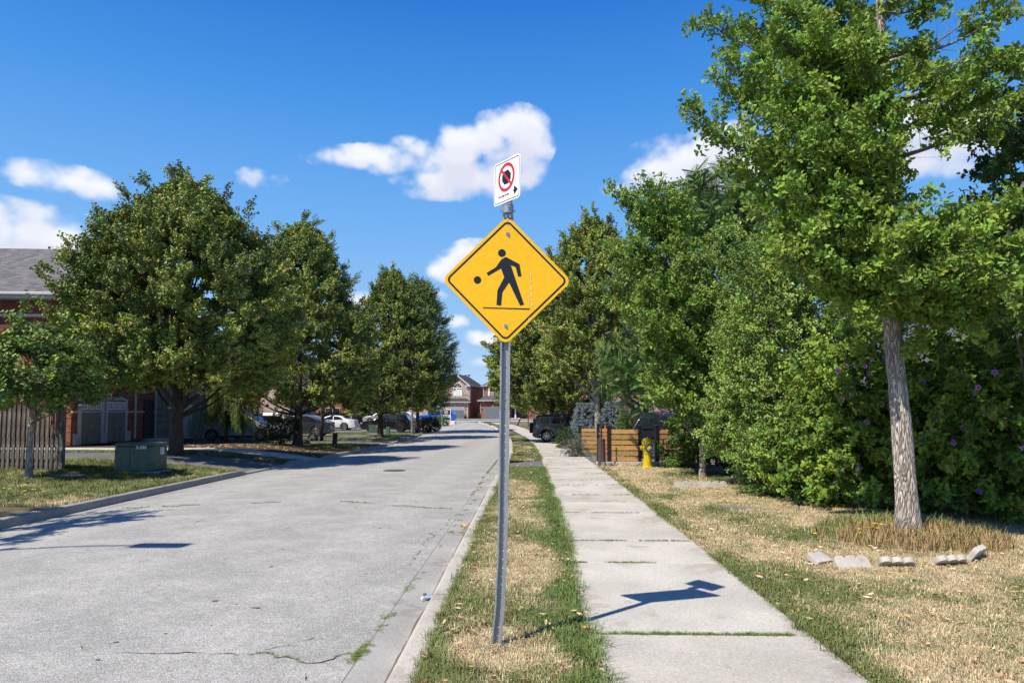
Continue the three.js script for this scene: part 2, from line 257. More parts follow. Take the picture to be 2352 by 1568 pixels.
function slab(xr0, xr1, d0, d1, top, th, ch = 0.008) {
  const u0 = rnd(10), v0 = rnd(10), pos = [], uv = [], idx = [];
  const ring = (x0, x1, a, b, y) => { for (const [x, d] of [[x0, a], [x1, a], [x1, b], [x0, b]]) { pos.push(x + bend(d), level(d) + y, -d); uv.push(x + u0, d + v0 + (y < top - 0.05 ? 0.1 : 0)); } };
  ring(xr0, xr1, d0, d1, top - th); ring(xr0, xr1, d0, d1, top - ch); ring(xr0 + ch, xr1 - ch, d0 + ch, d1 - ch, top);
  for (let k = 0; k < 2; k++) for (let i = 0; i < 4; i++) { const a = k * 4 + i, b = k * 4 + (i + 1) % 4; idx.push(a, b, a + 4, b, b + 4, a + 4); }
  idx.push(8, 9, 10, 8, 10, 11);
  return buf(pos, idx, uv).toNonIndexed();
}
const slabMats = [0, 1, 2, 3].map(i => std(lin(...[[0.91, 0.895, 0.84], [0.86, 0.845, 0.79], [0.93, 0.915, 0.86], [0.88, 0.86, 0.8]][i]), 0.92, { map: M.concrete.map, bumpMap: M.concrete.bumpMap, bumpScale: 0.003 }));
const walk = structGroup('sidewalk');
const JOINTS = [-4.2, -1.9, 0.55, 2.85, 5.31, 7.79, 9.09, 11.55, 12.92, 14.06, 15.87, 17.07, 18.98, 20.73];
for (let d = 22.2; d < 101; d += 1.5 + (Math.round(d) % 2) * 0.25) JOINTS.push(d);
for (let i = 0; i < JOINTS.length - 1; i++) { const g = slab(0.44, 2.13, JOINTS[i] + 0.013, JOINTS[i + 1] - 0.013, 0.014 + rnd(-0.004, 0.004), 0.14); g.computeVertexNormals(); part('paving_slab', g, slabMats[Math.floor(rnd(4))], walk); }
struct('sidewalk_bed', sheet(0.43, 2.14, -5, 101, 0.8, 1, (x, d) => level(d) - 0.012), std(lin(0.09, 0.07, 0.045), 1));

{ const g = []; for (const [x, d, a, l] of [[1.2, 6.6, 0.5, 0.9], [1.7, 10.2, 2.2, 0.7], [0.9, 13.4, 1.0, 0.8], [1.5, 16.4, 1.9, 0.8], [0.75, 3.9, 2.6, 0.6]]) { const pos = [], idx = []; for (let i = 0; i <= 24; i++) { const t = i / 24 * l, px = x + Math.cos(a) * t + (fbm(i * 0.3, x * 9, 1, 3) - 0.5) * 0.16, pd = d + Math.sin(a) * t, w = 0.0018 * (0.2 + noise3(i * 0.6, d, 3)); for (const k of [-1, 1]) pos.push(px - Math.sin(a) * w * k, level(pd) + 0.0225, -pd - Math.cos(a) * w * k); if (i) { const q = (i - 1) * 2; idx.push(q, q + 1, q + 2, q + 1, q + 3, q + 2); } } g.push(buf(pos, idx)); } struct('slab_cracks', merge(g), std(lin(0.16, 0.14, 0.12), 1)); }
// lawns, kept apart from the aprons they meet
const lawnY = (x, d) => H(x, d) + (fbm(x * 2.2, d * 2.2, 3, 3) - 0.5) * 0.03;
{ let d0 = -5; for (const [a, b] of [...APRONS_R, [101, 101]]) { struct('boulevard_lawn', sheet(KR, 0.44, d0, a, 0.117, d0 < 20 ? 0.15 : 0.5, lawnY, turfTint), M.turf); if (b > a) struct('driveway_apron', sheet(KR - 0.005, 0.438, a, b, 0.3, 0.5, (x, d) => level(d) - 0.004 - 0.075 * sstep(0.2, KR, x - bend(d))), M.drive); d0 = b; } }
struct('garden_lawn', sheet(2.13, 13, -4, 26, 0.2, 0.2, lawnY, turfTint), M.turf);
struct('garden_lawn', sheet(2.13, 60, 26, 106, 0.8, 0.8, lawnY, turfTint), M.turf);
struct('garden_lawn', sheet(13, 60, -4, 26, 2, 2, lawnY, turfTint), M.turf);
struct('front_lawn', sheet(-22, KL, -6, 36, 0.25, 0.25, lawnY, turfTint), M.turf);
struct('front_lawn', sheet(-22, KL, 36, 106, 0.5, 0.7, lawnY, turfTint), M.turf);
struct('front_lawn', sheet(-70, -22, -6, 106, 3, 3, lawnY, turfTint), M.turf);
struct('end_lawn', sheet(-70, 50, 114.5, 165, 2, 2, (x, d) => level(d), turfTint, true), M.turf);
for (const [a, b, m] of DRIVES_L) { struct('driveway', sheet(-24, KL, a, b, 0.5, 0.5, (x, d) => H(x, d) + 0.022), M[m]); if (m === 'drive' && a > 30) struct('driveway_edging', merge([sheet(-20, KL, a - 0.28, a, 0.5, 0.3, (x, d) => H(x, d) + 0.035), sheet(-20, KL, b, b + 0.28, 0.5, 0.3, (x, d) => H(x, d) + 0.035)]), M.concrete); }
// the drives on the other side: at the gate, and under the two parked there
struct('driveway', sheet(2.14, 3.4, 22.7, 28.2, 0.3, 0.3, (x, d) => level(d) + 0.024), M.drive);
struct('driveway', sheet(3.42, 14, 23.2, 36, 0.4, 0.4, (x, d) => level(d) + 0.024), M.drive);
struct('driveway', sheet(2.14, 14, 41.5, 46.2, 0.5, 0.5, (x, d) => level(d) + 0.024), M.drive);
struct('driveway', sheet(-27, 6, 114, 127, 1, 1, (x, d) => level(d) + 0.02, null, true), std(lin(0.75, 0.73, 0.7), 0.95, { map: rep(T.asphalt, 0.4) }));

// cracks in the asphalt, packed with dirt
const Q = (zx, zy, s, ox, oy) => [(ox + zx / s) / 1.7415, (oy + zy / s) / 1.7415];
const roadPt = (X, Y) => { const p = hit(X, Y); p.y = crown(p.x, -p.z); return p; };
const CRACKS = [
  [[180, 1506], [300, 1510], [400, 1519], [500, 1520], [620, 1521], [720, 1529], [770, 1514], [810, 1503], [850, 1489]],
  [[720, 1529], [715, 1545], [695, 1568]], [[600, 1505], [660, 1490], [720, 1470]],
  [[270, 1171], [400, 1168], [520, 1165], [640, 1163], [760, 1159], [880, 1165], [1030, 1172]],
  [Q(430, 690, 1.887, 1400, 1900), Q(510, 610, 1.887, 1400, 1900), Q(590, 500, 1.887, 1400, 1900), Q(650, 430, 1.887, 1400, 1900), Q(740, 350, 1.887, 1400, 1900), Q(810, 285, 1.887, 1400, 1900)],
  [Q(590, 500, 1.887, 1400, 1900), Q(680, 510, 1.887, 1400, 1900), Q(720, 490, 1.887, 1400, 1900)],
  [[310, 1382], [360, 1366], [405, 1345]], [[412, 1228], [460, 1206], [520, 1184], [575, 1176]], [[250, 1325], [300, 1310], [340, 1300]], [[660, 1140], [760, 1120], [860, 1105]],
].map(l => l.map(p => roadPt(...p)));
const crackGeo = [], crackPts = [];
CRACKS.forEach((l, ci) => {
  const c = new THREE.CatmullRomCurve3(l), n = Math.ceil(c.getLength() / 0.05), pos = [], idx = [];
  for (let i = 0; i <= n; i++) { const p = c.getPointAt(i / n), t = c.getTangentAt(i / n), s = V3(-t.z, 0, t.x).normalize(), j = (fbm(i * 0.16, ci * 9.1, 0, 5) - 0.5) * 0.3 + (noise3(i * 0.9, ci * 3, 7) - 0.5) * 0.035, w = (ci > 4 ? 0.003 : 0.004) * Math.max(0, noise3(i * 0.5, ci, 4) * 2.2 - 0.45); p.addScaledVector(s, j); const y = crown(p.x, -p.z) + 0.004; for (const k of [-1, 1]) pos.push(p.x + s.x * w * k, y, p.z + s.z * w * k); if (i) { const a = (i - 1) * 2; idx.push(a, a + 1, a + 2, a + 1, a + 3, a + 2); } crackPts.push([ci, p.clone().setY(y), i / n]); }
  crackGeo.push(buf(pos, idx));
});
struct('road_cracks', merge(crackGeo), std(lin(0.05, 0.045, 0.04), 1));
struct('gutter_dirt', (() => { const pos = [], idx = []; let n = 0; for (let d = 2; d < 60; d += 0.06) { const w = 0.012 + 0.06 * Math.max(0, fbm(d * 1.7, 3, 2, 4) - 0.32), y = level(d) - 0.1315 + 0.004; for (const q of [-0.962, -0.962 - w]) pos.push(q + bend(d), y, -d); if (n++) { const a = (n - 2) * 2; idx.push(a, a + 1, a + 2, a + 1, a + 3, a + 2); } } return buf(pos, idx); })(), std(lin(0.13, 0.115, 0.095), 1));
{ // dark tar specks and oil drips on the asphalt
  const g = []; for (let i = 0; i < 70; i++) { const d = 4.3 + rnd() ** 1.6 * 34, x = rnd(-7.6, -1.5) + bend(d), n = 7, r = 0.008 + 0.03 * rnd() ** 2, pos = [], idx = [], y = crown(x, d) + 0.004; pos.push(x, y, -d); for (let k = 0; k < n; k++) { const a = k / n * 6.283, q = r * rnd(0.4, 1.2); pos.push(x + Math.cos(a) * q * 1.3, y, -d + Math.sin(a) * q); idx.push(0, 1 + (k + 1) % n, 1 + k); } g.push(buf(pos, idx)); }
  struct('tar_specks', merge(g), std(lin(0.11, 0.105, 0.1), 0.9));
}
struct('gutter_joint', merge([0, 1].map(k => sheet(k ? -8.026 : -1.27, k ? -8.012 : -1.252, -2, 100, 0.02, 0.3, (x, d) => crown(x, d) + 0.008))), std(lin(0.13, 0.12, 0.1), 1));

// ---------- grass ----------
function bladeGeo(n, h0, h1, spread, lean, w, seed) {
  const r = mulberry(seed), pos = [], nor = [];
  for (let i = 0; i < n; i++) {
    const a = r() * 6.283, q = Math.sqrt(r()) * spread, bx = Math.cos(a) * q, bz = Math.sin(a) * q, h = h0 + r() * (h1 - h0), th = r() * 6.283, ln = lean * (0.3 + r()), dx = Math.cos(th), dz = Math.sin(th), sx = -dz * w, sz = dx * w;
    const m = [bx + dx * h * ln * 0.35, h * 0.6, bz + dz * h * ln * 0.35], t = [bx + dx * h * ln, h * Math.max(0.12, 1 - ln * 0.45), bz + dz * h * ln];
    const A = [bx - sx, -0.012, bz - sz], B = [bx + sx, -0.012, bz + sz], C = [m[0] - sx * 0.8, m[1], m[2] - sz * 0.8], D = [m[0] + sx * 0.8, m[1], m[2] + sz * 0.8];
    for (const v of [A, B, C, B, D, C, C, D, t]) pos.push(...v);
  }
  const g = buf(pos); const nn = g.attributes.normal; for (let i = 0; i < nn.count; i++) { const x = nn.getX(i) * 0.5, z = nn.getZ(i) * 0.5, l = Math.hypot(x, 1, z); nn.setXYZ(i, x / l, 1 / l, z / l); } return g;
}
M.grass = std(0xffffff, 0.8);
const clumps = [bladeGeo(11, 0.025, 0.06, 0.05, 1.2, 0.0018, 1), bladeGeo(10, 0.035, 0.085, 0.05, 0.9, 0.0019, 2), bladeGeo(14, 0.022, 0.055, 0.07, 1.5, 0.0018, 3)];
const farClump = bladeGeo(9, 0.035, 0.08, 0.11, 0.9, 0.006, 4);
function sow(name, x0, x1, d0, d1, dens, geo, size, label, keep) {
  const n = Math.round((x1 - x0) * (d1 - d0) * dens), ms = [], cs = [];
  for (let i = 0; i < n; i++) {
    const d = rnd(d0, d1), xr = rnd(x0, x1), x = xr + bend(d); if (keep && !keep(x, d, xr)) continue;
    const k = dryness(x, d), y = lawnY(x, d), s = size * rnd(0.65, 1.35) * (1.15 - 0.4 * k), c = (rnd() < sstep(0.15, 0.8, k) ? DRY.clone().multiplyScalar(rnd(0.5, 1.4)) : (xr > 0 && xr < 1 ? LUSH : GREEN).clone().multiplyScalar(rnd(0.7, 1.3)));
    c.r *= rnd(0.85, 1.2);
    ms.push(M4(V3(x, y, -d), new THREE.Quaternion().setFromEuler(new THREE.Euler(rnd(-0.2, 0.2), rnd(6.28), rnd(-0.2, 0.2))), V3(s, s * rnd(0.7, 1.25), s))); cs.push(c);
  }
  return stuff(name, geo, M.grass, ms, cs, null, label, 'grass');
}
const offApron = (x, d) => !APRONS_R.some(([a, b]) => d > a - 0.03 && d < b + 0.03);
const offDrive = (x, d) => !DRIVES_L.some(([a, b]) => d > a - 0.3 && d < b + 0.3);
const offGate = (x, d, xr) => !(d > 22.6 && d < 36) && !(d > 41.4 && d < 46.3);
const inView = (x, d) => { const X = 1217 + x / d * FOC; return X > -60 && X < 2420; };
sow('grass', KR + 0.005, 0.43, 3.9, 8.5, 1500, clumps[0], 1, 'short parched grass of the strip between kerb and sidewalk', inView);
sow('grass', KR + 0.005, 0.43, 3.9, 13, 650, clumps[1], 1.0, 'taller green grass tufts in the strip between kerb and sidewalk', (x, d) => dryness(x, d) < 0.6);
sow('grass', 0.38, 0.5, 3.9, 16, 700, clumps[1], 1.1, 'lush grass creeping over the sidewalk edge', (x, d) => fbm(d * 1.3, x * 3, 8, 3) > 0.42);
sow('grass', KR - 0.05, KR + 0.06, 3.9, 16, 500, clumps[1], 1.0, 'grass tufts hanging over the kerb', (x, d) => fbm(d * 1.1, x * 3, 18, 3) > 0.5);
sow('grass', KR + 0.005, 0.43, 8.5, 21.05, 600, clumps[2], 1.15, 'worn grass further up the strip between kerb and sidewalk', null);
sow('grass', KR + 0.01, 0.43, 21, 60, 130, farClump, 0.8, 'grass of the strip between the driveway aprons', offApron);
sow('grass', 2.15, 9, 3.9, 9, 1000, clumps[2], 1, 'straw coloured dry lawn beside the sidewalk', inView);
sow('grass', 2.15, 9.5, 3.9, 13, 420, clumps[0], 1.2, 'sparse green grass growing through the dry lawn', inView);
sow('grass', 2.15, 8, 9, 15, 520, clumps[2], 1.25, 'dry lawn around the tree ring of concrete edging', inView);
sow('grass', 2.15, 6, 15, 22.5, 300, clumps[2], 1.5, 'dry lawn in front of the yellow hydrant', null);
sow('grass', 2.2, 9, 29, 60, 40, farClump, 1, 'grass of the gardens past the slatted fence', offGate);
sow('grass', 2.12, 2.62, 3.9, 20, 500, clumps[1], 1.15, 'green grass fringe along the sidewalk edge', (x, d) => fbm(x * 1.5, d * 0.8, 5, 3) > 0.55 && x < 2.5);
sow('grass', -16, KL - 0.01, 12, 20, 330, clumps[1], 1.3, 'green lawn around the utility box', inView);
sow('grass', -17, KL - 0.01, 20, 36, 120, farClump, 0.75, 'lawn under the linden trees', (x, d) => offDrive(x, d) && !(d > 27.4 && d < 33.5));
sow('grass', -17, KL - 0.01, 36, 75, 40, farClump, 1, 'lawn strips between the parked cars', offDrive);
{ // long grass on the mound in the tree ring
  const ms = [], cs = [], g = bladeGeo(7, 0.1, 0.24, 0.06, 0.55, 0.0028, 8);
  for (let i = 0; i < 1500; i++) { const a = rnd(6.28), q = Math.sqrt(rnd()) * 1.05, x = 4.95 + Math.cos(a) * q * 1.1, d = 9.15 + Math.sin(a) * q * 1.0; const green = rnd() < (Math.sin(a) > 0.3 || (q > 0.85 && Math.sin(a) > -0.2) ? 0.6 : 0.12); const s = rnd(0.55, 1.2) * (green ? 1.15 : 1.0); ms.push(M4(V3(x, H(x, d), -d), new THREE.Quaternion().setFromEuler(new THREE.Euler(rnd(-0.3, 0.3), rnd(6.28), rnd(-0.3, 0.3))), s)); cs.push(green ? lin(0.13, 0.2, 0.045).multiplyScalar(rnd(0.7, 1.3)) : lin(0.36, 0.25, 0.12).multiplyScalar(rnd(0.6, 1.25))); }
  stuff('long_grass', g, M.grass, ms, cs, null, 'long unmown grass on the mound around the grey tree trunk', 'grass');
}
{ // weeds in joints and cracks
  const ms = [], cs = [], g = bladeGeo(9, 0.015, 0.05, 0.03, 1.3, 0.002, 9);
  const put = (x, y, d, s) => { ms.push(M4(V3(x, y, -d), new THREE.Quaternion().setFromAxisAngle(V3(0, 1, 0), rnd(6.28)), s * rnd(0.6, 1.3))); cs.push(lin(0.12, 0.2, 0.04).multiplyScalar(rnd(0.6, 1.25)).lerp(lin(0.3, 0.3, 0.08), rnd(0.4))); };
  JOINTS.forEach((j, k) => { if (j < 4 || j > 40) return; const full = k === 4 ? 1 : 0; for (let i = 0; i < (full ? 420 : 330); i++) { const x = rnd(0.46, full ? 2.0 : 2.1); if (!full && fbm(x * 2.6, k * 5.3, 0, 3) < 0.46) continue; put(x, level(j) + 0.0, j + rnd(-0.012, 0.016) * (full ? 1.6 : 1), full ? rnd(0.6, 1.0) : rnd(0.45, 0.9)); } });
  for (const [ci, p, t] of crackPts) { if (ci === 0 && t > 0.3 && t < 0.75 || ci === 3 || ci === 0 && t > 0.86) for (let k = 0; k < 3; k++) if (fbm(p.x * 2, p.z * 2, ci, 2) > 0.46) put(p.x + rnd(-0.03, 0.03), p.y - 0.004, -p.z + rnd(-0.008, 0.008), ci === 3 ? 0.8 : 0.55); }
  for (const [zx, zy, n] of [[40, 1390, 3], [90, 1360, 2.4], [120, 1305, 1.8], [230, 1165, 1.4], [290, 1080, 1.8], [370, 975, 0.8], [440, 880, 1.4], [460, 850, 1], [500, 800, 1.2], [540, 750, 0.6], [680, 548, 1.2], [760, 440, 2], [790, 390, 1.6], [820, 350, 1.4], [845, 310, 2], [870, 270, 2.2], [900, 225, 1.2], [930, 195, 1.8], [945, 165, 1], [965, 120, 1.8], [980, 95, 2], [1000, 60, 2.2], [1010, 20, 1.4], [850, 437, 0.8], [845, 385, 0.8], [430, 1300, 0.5]]) { const p = hit(...Q(zx, zy, 1.887, 1400, 1900)); for (let i = 0; i < n * 16; i++) put(p.x + gauss() * 0.05, crown(p.x, -p.z) - 0.003, -p.z + gauss() * 0.11, 0.75); }
  for (let d = 15; d < 60; d += rnd(0.1, 0.5)) for (let i = 0; i < 7; i++) if (noise3(d * 0.8, 4, 4) > 0.5) put(-1.265 + bend(d) + gauss() * 0.03, crown(-1.265 + bend(d), d), d + gauss() * 0.1, 1.0);
  stuff('weeds', g, M.grass, ms, cs, null, 'small green weeds growing in pavement joints and cracks', 'weeds');
}
// fallen leaves: curled, dry
const leafCurl = (() => { const pos = [], n = 5; for (let i = 0; i < n; i++) for (const s of [-1, 1]) { const f = t => { const w = Math.sin(Math.PI * Math.pow(t, 0.8)) * 0.17, y = 0.22 * (t - 0.5) ** 2 * 2; return [[0, y, t - 0.5], [s * w, y + w * 0.5, t - 0.5]]; }; const [a, b] = f(i / n), [c, d] = f((i + 1) / n); pos.push(...a, ...b, ...c, ...b, ...d, ...c); } return buf(pos); })();
{
  const ms = [], cs = [];
  const drop = (x, d, y, s) => { ms.push(M4(V3(x, y + 0.02, -d), new THREE.Quaternion().setFromEuler(new THREE.Euler(rnd(-0.5, 0.5), rnd(6.28), rnd(-0.7, 0.7))), s)); const k = rnd(); cs.push((k < 0.45 ? lin(0.62, 0.47, 0.27) : k < 0.8 ? lin(0.4, 0.25, 0.12) : lin(0.25, 0.14, 0.07)).multiplyScalar(rnd(0.75, 1.2))); };
  for (let i = 0; i < 1700; i++) { const d = 3.9 + rnd() ** 1.3 * 13, x = rnd(2.2, 8.5); if (inView(x, d)) drop(x, d, lawnY(x, d) + 0.018, rnd(0.035, 0.085)); }
  for (let i = 0; i < 620; i++) { const d = 3.9 + rnd() ** 1.4 * 15; drop(2.17 + Math.abs(gauss()) * 0.08, d, 0.0, rnd(0.03, 0.06)); }
  for (let i = 0; i < 420; i++) { const d = 3.9 + rnd() ** 1.2 * 16, x = rnd(KR, 0.44); drop(x, d, lawnY(x, d) + 0.03, rnd(0.035, 0.08)); }
  for (let i = 0; i < 90; i++) { const d = 4.5 + rnd() ** 1.2 * 12; drop(0.45 + Math.abs(gauss()) * 0.04, d, 0.014, rnd(0.03, 0.055)); }
  for (let i = 0; i < 60; i++) { const d = rnd(10.6, 11.1); drop(-1.0 + rnd(-0.08, 0.06), d, -0.13, rnd(0.03, 0.07)); }
  for (let i = 0; i < 900; i++) { const d = rnd(27.6, 33.2), x = -8.7 - rnd() ** 0.9 * 8; drop(x, d, H(x, d) + 0.01, rnd(0.05, 0.12)); }
  for (let i = 0; i < 260; i++) { const d = rnd(23.2, 25.3), x = -8.6 - rnd() * 4; drop(x, d, H(x, d) + 0.01, rnd(0.05, 0.1)); }
  for (let i = 0; i < 260; i++) { const d = rnd(20, 34), x = rnd(2.05, 2.9); drop(x + bend(d), d, level(d) + 0.02, rnd(0.04, 0.08)); }
  for (let i = 0; i < 130; i++) { const d = rnd(20, 34), x = rnd(-0.6, 0.44); drop(x + bend(d), d, level(d) + 0.02, rnd(0.04, 0.08)); }
  stuff('fallen_leaves', leafCurl, std(0xffffff, 0.85), ms, cs, null, 'curled tan and brown fallen leaves on grass and pavement edges', 'leaves');
}
struct('mulch_bed', sheet(-16, KL - 0.1, 27.45, 33.4, 0.3, 0.3, (x, d) => lawnY(x, d) + 0.014, (x, d) => lin(0.2, 0.115, 0.05).multiplyScalar(0.6 + 0.8 * noise3(x * 7, d * 7, 2))), M.turf);
{ // yellow flowers in the lawns
  const ms = [], cs = [], g = mergeGeometries([0, 1, 2, 3, 4].map(i => new THREE.CircleGeometry(0.012, 6).rotateX(-1.3).translate(0, 0, 0.012).rotateY(i * 1.257).translate(0, 0.06, 0)));
  const spots = [[60, 1133, 14, 0.5], [310, 1091, 26, 0.6], [260, 1091, 20, 0.6], [2350, 1140, 0, 1], [1905, 1234, 3, 0.2], [1990, 1232, 7, 0.25], [2010, 1222, 4, 0.2], [1180, 1025, 70, 0.35]];
  for (const [X, Y, n, s] of spots) { const p = hit(X, Y); for (let i = 0; i < n; i++) { const x = p.x + gauss() * s, d = -p.z + gauss() * s * 0.5; ms.push(M4(V3(x, lawnY(x, d), -d), new THREE.Quaternion().setFromAxisAngle(V3(0, 1, 0), rnd(6)), rnd(0.8, 1.5))); cs.push(lin(0.8, 0.6, 0.02)); } }
  stuff('lawn_flowers', g, M.grass, ms, cs, null, 'tiny yellow wildflowers scattered in the lawns', 'flowers');
}
// ---------- foliage ----------
const nrm = v => v.normalize();
const leafOval = (L, W) => [[[0, 0, 0], [-W / 2, L * 0.45, W * 0.22], [0, L, 0]], [[0, 0, 0], [0, L, 0], [W / 2, L * 0.45, W * 0.22]]];
const leafFan = L => { const pts = [], t = []; for (let i = 0; i <= 4; i++) { const a = (i / 4 - 0.5) * 1.75, r = L * (i === 2 ? 0.78 : 1); pts.push([Math.sin(a) * r, L * 0.55 + Math.cos(a) * r * 0.92, (i % 2 ? 0.06 : -0.05) * L]); } for (let i = 0; i < 4; i++) t.push([[0, L * 0.5, 0], pts[i], pts[i + 1]]); t.push([[-0.03 * L, 0, 0], [0.03 * L, 0, 0], [0, L * 0.55, 0]]); return t; };
const leafLobed = L => { const o = [[0, 0, 0], [-0.38, 0.25, 0.06], [-0.2, 0.48, -0.02], [-0.3, 0.72, 0.05], [0, 1.05, 0], [0.3, 0.72, 0.05], [0.2, 0.48, -0.02], [0.38, 0.25, 0.06]].map(p => p.map(k => k * L)); const c = [0, 0.4 * L, -0.05 * L]; return o.map((p, i) => [c, p, o[(i + 1) % 8]]); };
function leavesToGeo(list) { const pos = []; for (const [tris, m] of list) for (const t of tris) for (const v of t) { const q = V3(...v).applyMatrix4(m); pos.push(q.x, q.y, q.z); } return buf(pos); }
function sprig(fn, n, len, seed, spreadDeg = 65, droop = 0) {
  const r = mulberry(seed), out = [];
  for (let i = 0; i < n; i++) {
    const t = 0.15 + 0.85 * (i + 0.5) / n, a = i * 2.4 + r() * 1.2, th = (spreadDeg + (r() - 0.5) * 50) * Math.PI / 180;
    const dir = V3(Math.cos(a) * Math.sin(th), Math.cos(th) - droop, Math.sin(a) * Math.sin(th)).normalize();
    out.push([fn(0.75 + r() * 0.5), M4(V3((r() - 0.5) * 0.1 * len, t * len, (r() - 0.5) * 0.1 * len), quatTo(dir, r() * 6.28), 1)]);
  }
  const w = len * 0.012; out.push([[[[-w, 0, 0], [w, 0, 0], [0, len * 0.95, 0]]], new THREE.Matrix4()]);
  return leavesToGeo(out);
}
function compoundLeaf(L, n, w) { const out = []; for (let i = 0; i < n; i++) for (const s of [-1, 1]) { const t = 0.15 + 0.85 * i / n, y = t * L, dy = -0.45 * t * t * L * 0.4; out.push([leafOval(w, w * 0.3), M4(V3(0, y, dy), quatTo(V3(s, 0.45, -0.25), 1.57), 1)]); } out.push([[[[-0.006, 0, 0], [0.006, 0, 0], [0, L, -0.18 * L]]], new THREE.Matrix4()]); return leavesToGeo(out); }
const SP = {
  linden: [sprig(k => leafOval(0.078 * k, 0.066 * k), 16, 0.34, 11, 75, 0.35), sprig(k => leafOval(0.074 * k, 0.06 * k), 15, 0.3, 12, 80, 0.5)],
  bract: [sprig(k => leafOval(0.1 * k, 0.042 * k), 10, 0.25, 13, 120, 0.9)],
  birch: [sprig(k => leafOval(0.075 * k, 0.055 * k), 16, 0.6, 14, 70, 0.6)],
  ginkgo: [sprig(k => leafFan(0.044 * k), 8, 0.1, 15, 75), sprig(k => leafFan(0.048 * k), 7, 0.12, 16, 70)],
  ginkgoFar: [sprig(k => leafFan(0.055 * k), 10, 0.24, 17, 75)],
  small: [sprig(k => leafOval(0.05 * k, 0.034 * k), 15, 0.26, 18, 65), sprig(k => leafOval(0.045 * k, 0.034 * k), 13, 0.2, 19, 75)],
  lobed: [sprig(k => leafLobed(0.075 * k), 9, 0.26, 20, 72), sprig(k => leafLobed(0.07 * k), 8, 0.2, 21, 60)],
  compound: [(() => { const g = []; for (let i = 0; i < 7; i++) { const a = i * 2.4; g.push(compoundLeaf(0.55, 9, 0.12).applyMatrix4(M4(V3(0, i * 0.05, 0), quatTo(V3(Math.cos(a), 0.35, Math.sin(a)), a), 1))); } return mergeGeometries(g); })()],
  shrub: [sprig(k => leafOval(0.045 * k, 0.025 * k), 14, 0.16, 22, 60)],
};
// points of a crown: clumps on and inside a body of revolution round a leaning axis
function crownPts({ x, z, y0, y1, R, prof = 'ovate', clumps = 120, per = 40, cr = 0.5, shell = 0.55, lean = 0, up = 0.35 }) {
  const out = [];
  const radius = t => prof === 'ovate' ? (t < 0.34 ? lerp(0.78, 1, Math.sin(t / 0.34 * Math.PI / 2)) : Math.pow(Math.max(0, Math.cos((t - 0.34) / 0.66 * Math.PI / 2)), 0.76)) : prof === 'pyramid' ? (t < 0.22 ? lerp(0.8, 1, t / 0.22) : Math.pow(1 - (t - 0.22) / 0.78, 0.62)) : prof === 'cone' ? Math.pow(1 - t, 0.85) * lerp(0.7, 1, Math.min(1, t * 8)) : Math.sqrt(Math.max(0, 1 - (2 * t - 1) ** 2));
  for (let i = 0; i < clumps; i++) {
    const t = Math.pow((i + 0.5) / clumps, 0.92), a = i * 2.39996 + rnd(-0.35, 0.35), q = rnd() < 0.78 ? rnd(0.76, 1.1) : rnd(shell * 0.4, 0.8), rr = radius(t) * R * q, cx = x + lean * t + Math.cos(a) * rr, cz = z + Math.sin(a) * rr, cy = lerp(y0, y1, t), s = cr * rnd(0.55, 1.35) * lerp(1, 0.62, t), tone = rnd(0.62, 1.5);
    if (i % 11 === 5) { const k2 = rnd(1.1, 1.24) / Math.max(q, 0.3); for (let k = 0; k < per * 0.3; k++) out.push([V3(x + lean * t + Math.cos(a) * rr * k2 + gauss() * 0.16, cy + cr * 0.5 + (t > 0.8 ? rnd(0.1, 0.6) : 0) + gauss() * 0.2, z + Math.sin(a) * rr * k2 + gauss() * 0.16), V3(Math.cos(a), 0.9, Math.sin(a)).addScaledVector(V3(gauss(), gauss(), gauss()), 0.5).normalize(), tone]); }
    const o = V3(Math.cos(a), up + t * 0.8, Math.sin(a)).normalize(), m = Math.round(per * rnd(0.6, 1.4) * lerp(1, 0.7, t));
    for (let k = 0; k < m; k++) { const g = V3(gauss(), gauss() * 0.72, gauss()).multiplyScalar(s * 0.75); out.push([V3(cx, cy, cz).add(g), o.clone().addScaledVector(V3(gauss(), gauss(), gauss()), 0.8).addScaledVector(g, 0.5).normalize(), tone]); }
  }
  return out;
}
function ellPts(list, dens, up = 0.3) {            // points in the outer layer of ellipsoids [c, rx, ry, rz]
  const out = [];
  for (const [c, rx, ry, rz] of list) {
    const n = Math.round(dens * (rx * ry + ry * rz + rx * rz) * 4.2), nc = Math.max(12, Math.round(n / 22)), cl = [];
    for (let i = 0; i < nc; i++) { const v = 1 - 2 * (i + 0.5) / nc, a = i * 2.39996, h = Math.sqrt(1 - v * v); const q = V3(Math.cos(a) * h, v, Math.sin(a) * h).multiplyScalar(rnd(0.68, 1.12)); q.tone = rnd(0.7, 1.35); cl.push(q); }
    for (let i = 0; i < n; i++) {
      const q = cl[Math.floor(rnd(nc))], s = rnd() < 0.2 ? rnd(0.45, 0.8) : 1, p = V3(c.x + q.x * rx * s + gauss() * 0.17, c.y + q.y * ry * s + gauss() * 0.15, c.z + q.z * rz * s + gauss() * 0.17);
      if (p.y < H(p.x, -p.z) + 0.06) continue;
      out.push([p, V3(q.x / rx, q.y / ry + up, q.z / rz).normalize().addScaledVector(V3(gauss(), gauss(), gauss()), 0.7).normalize(), q.tone]);
    }
  }
  return out;
}
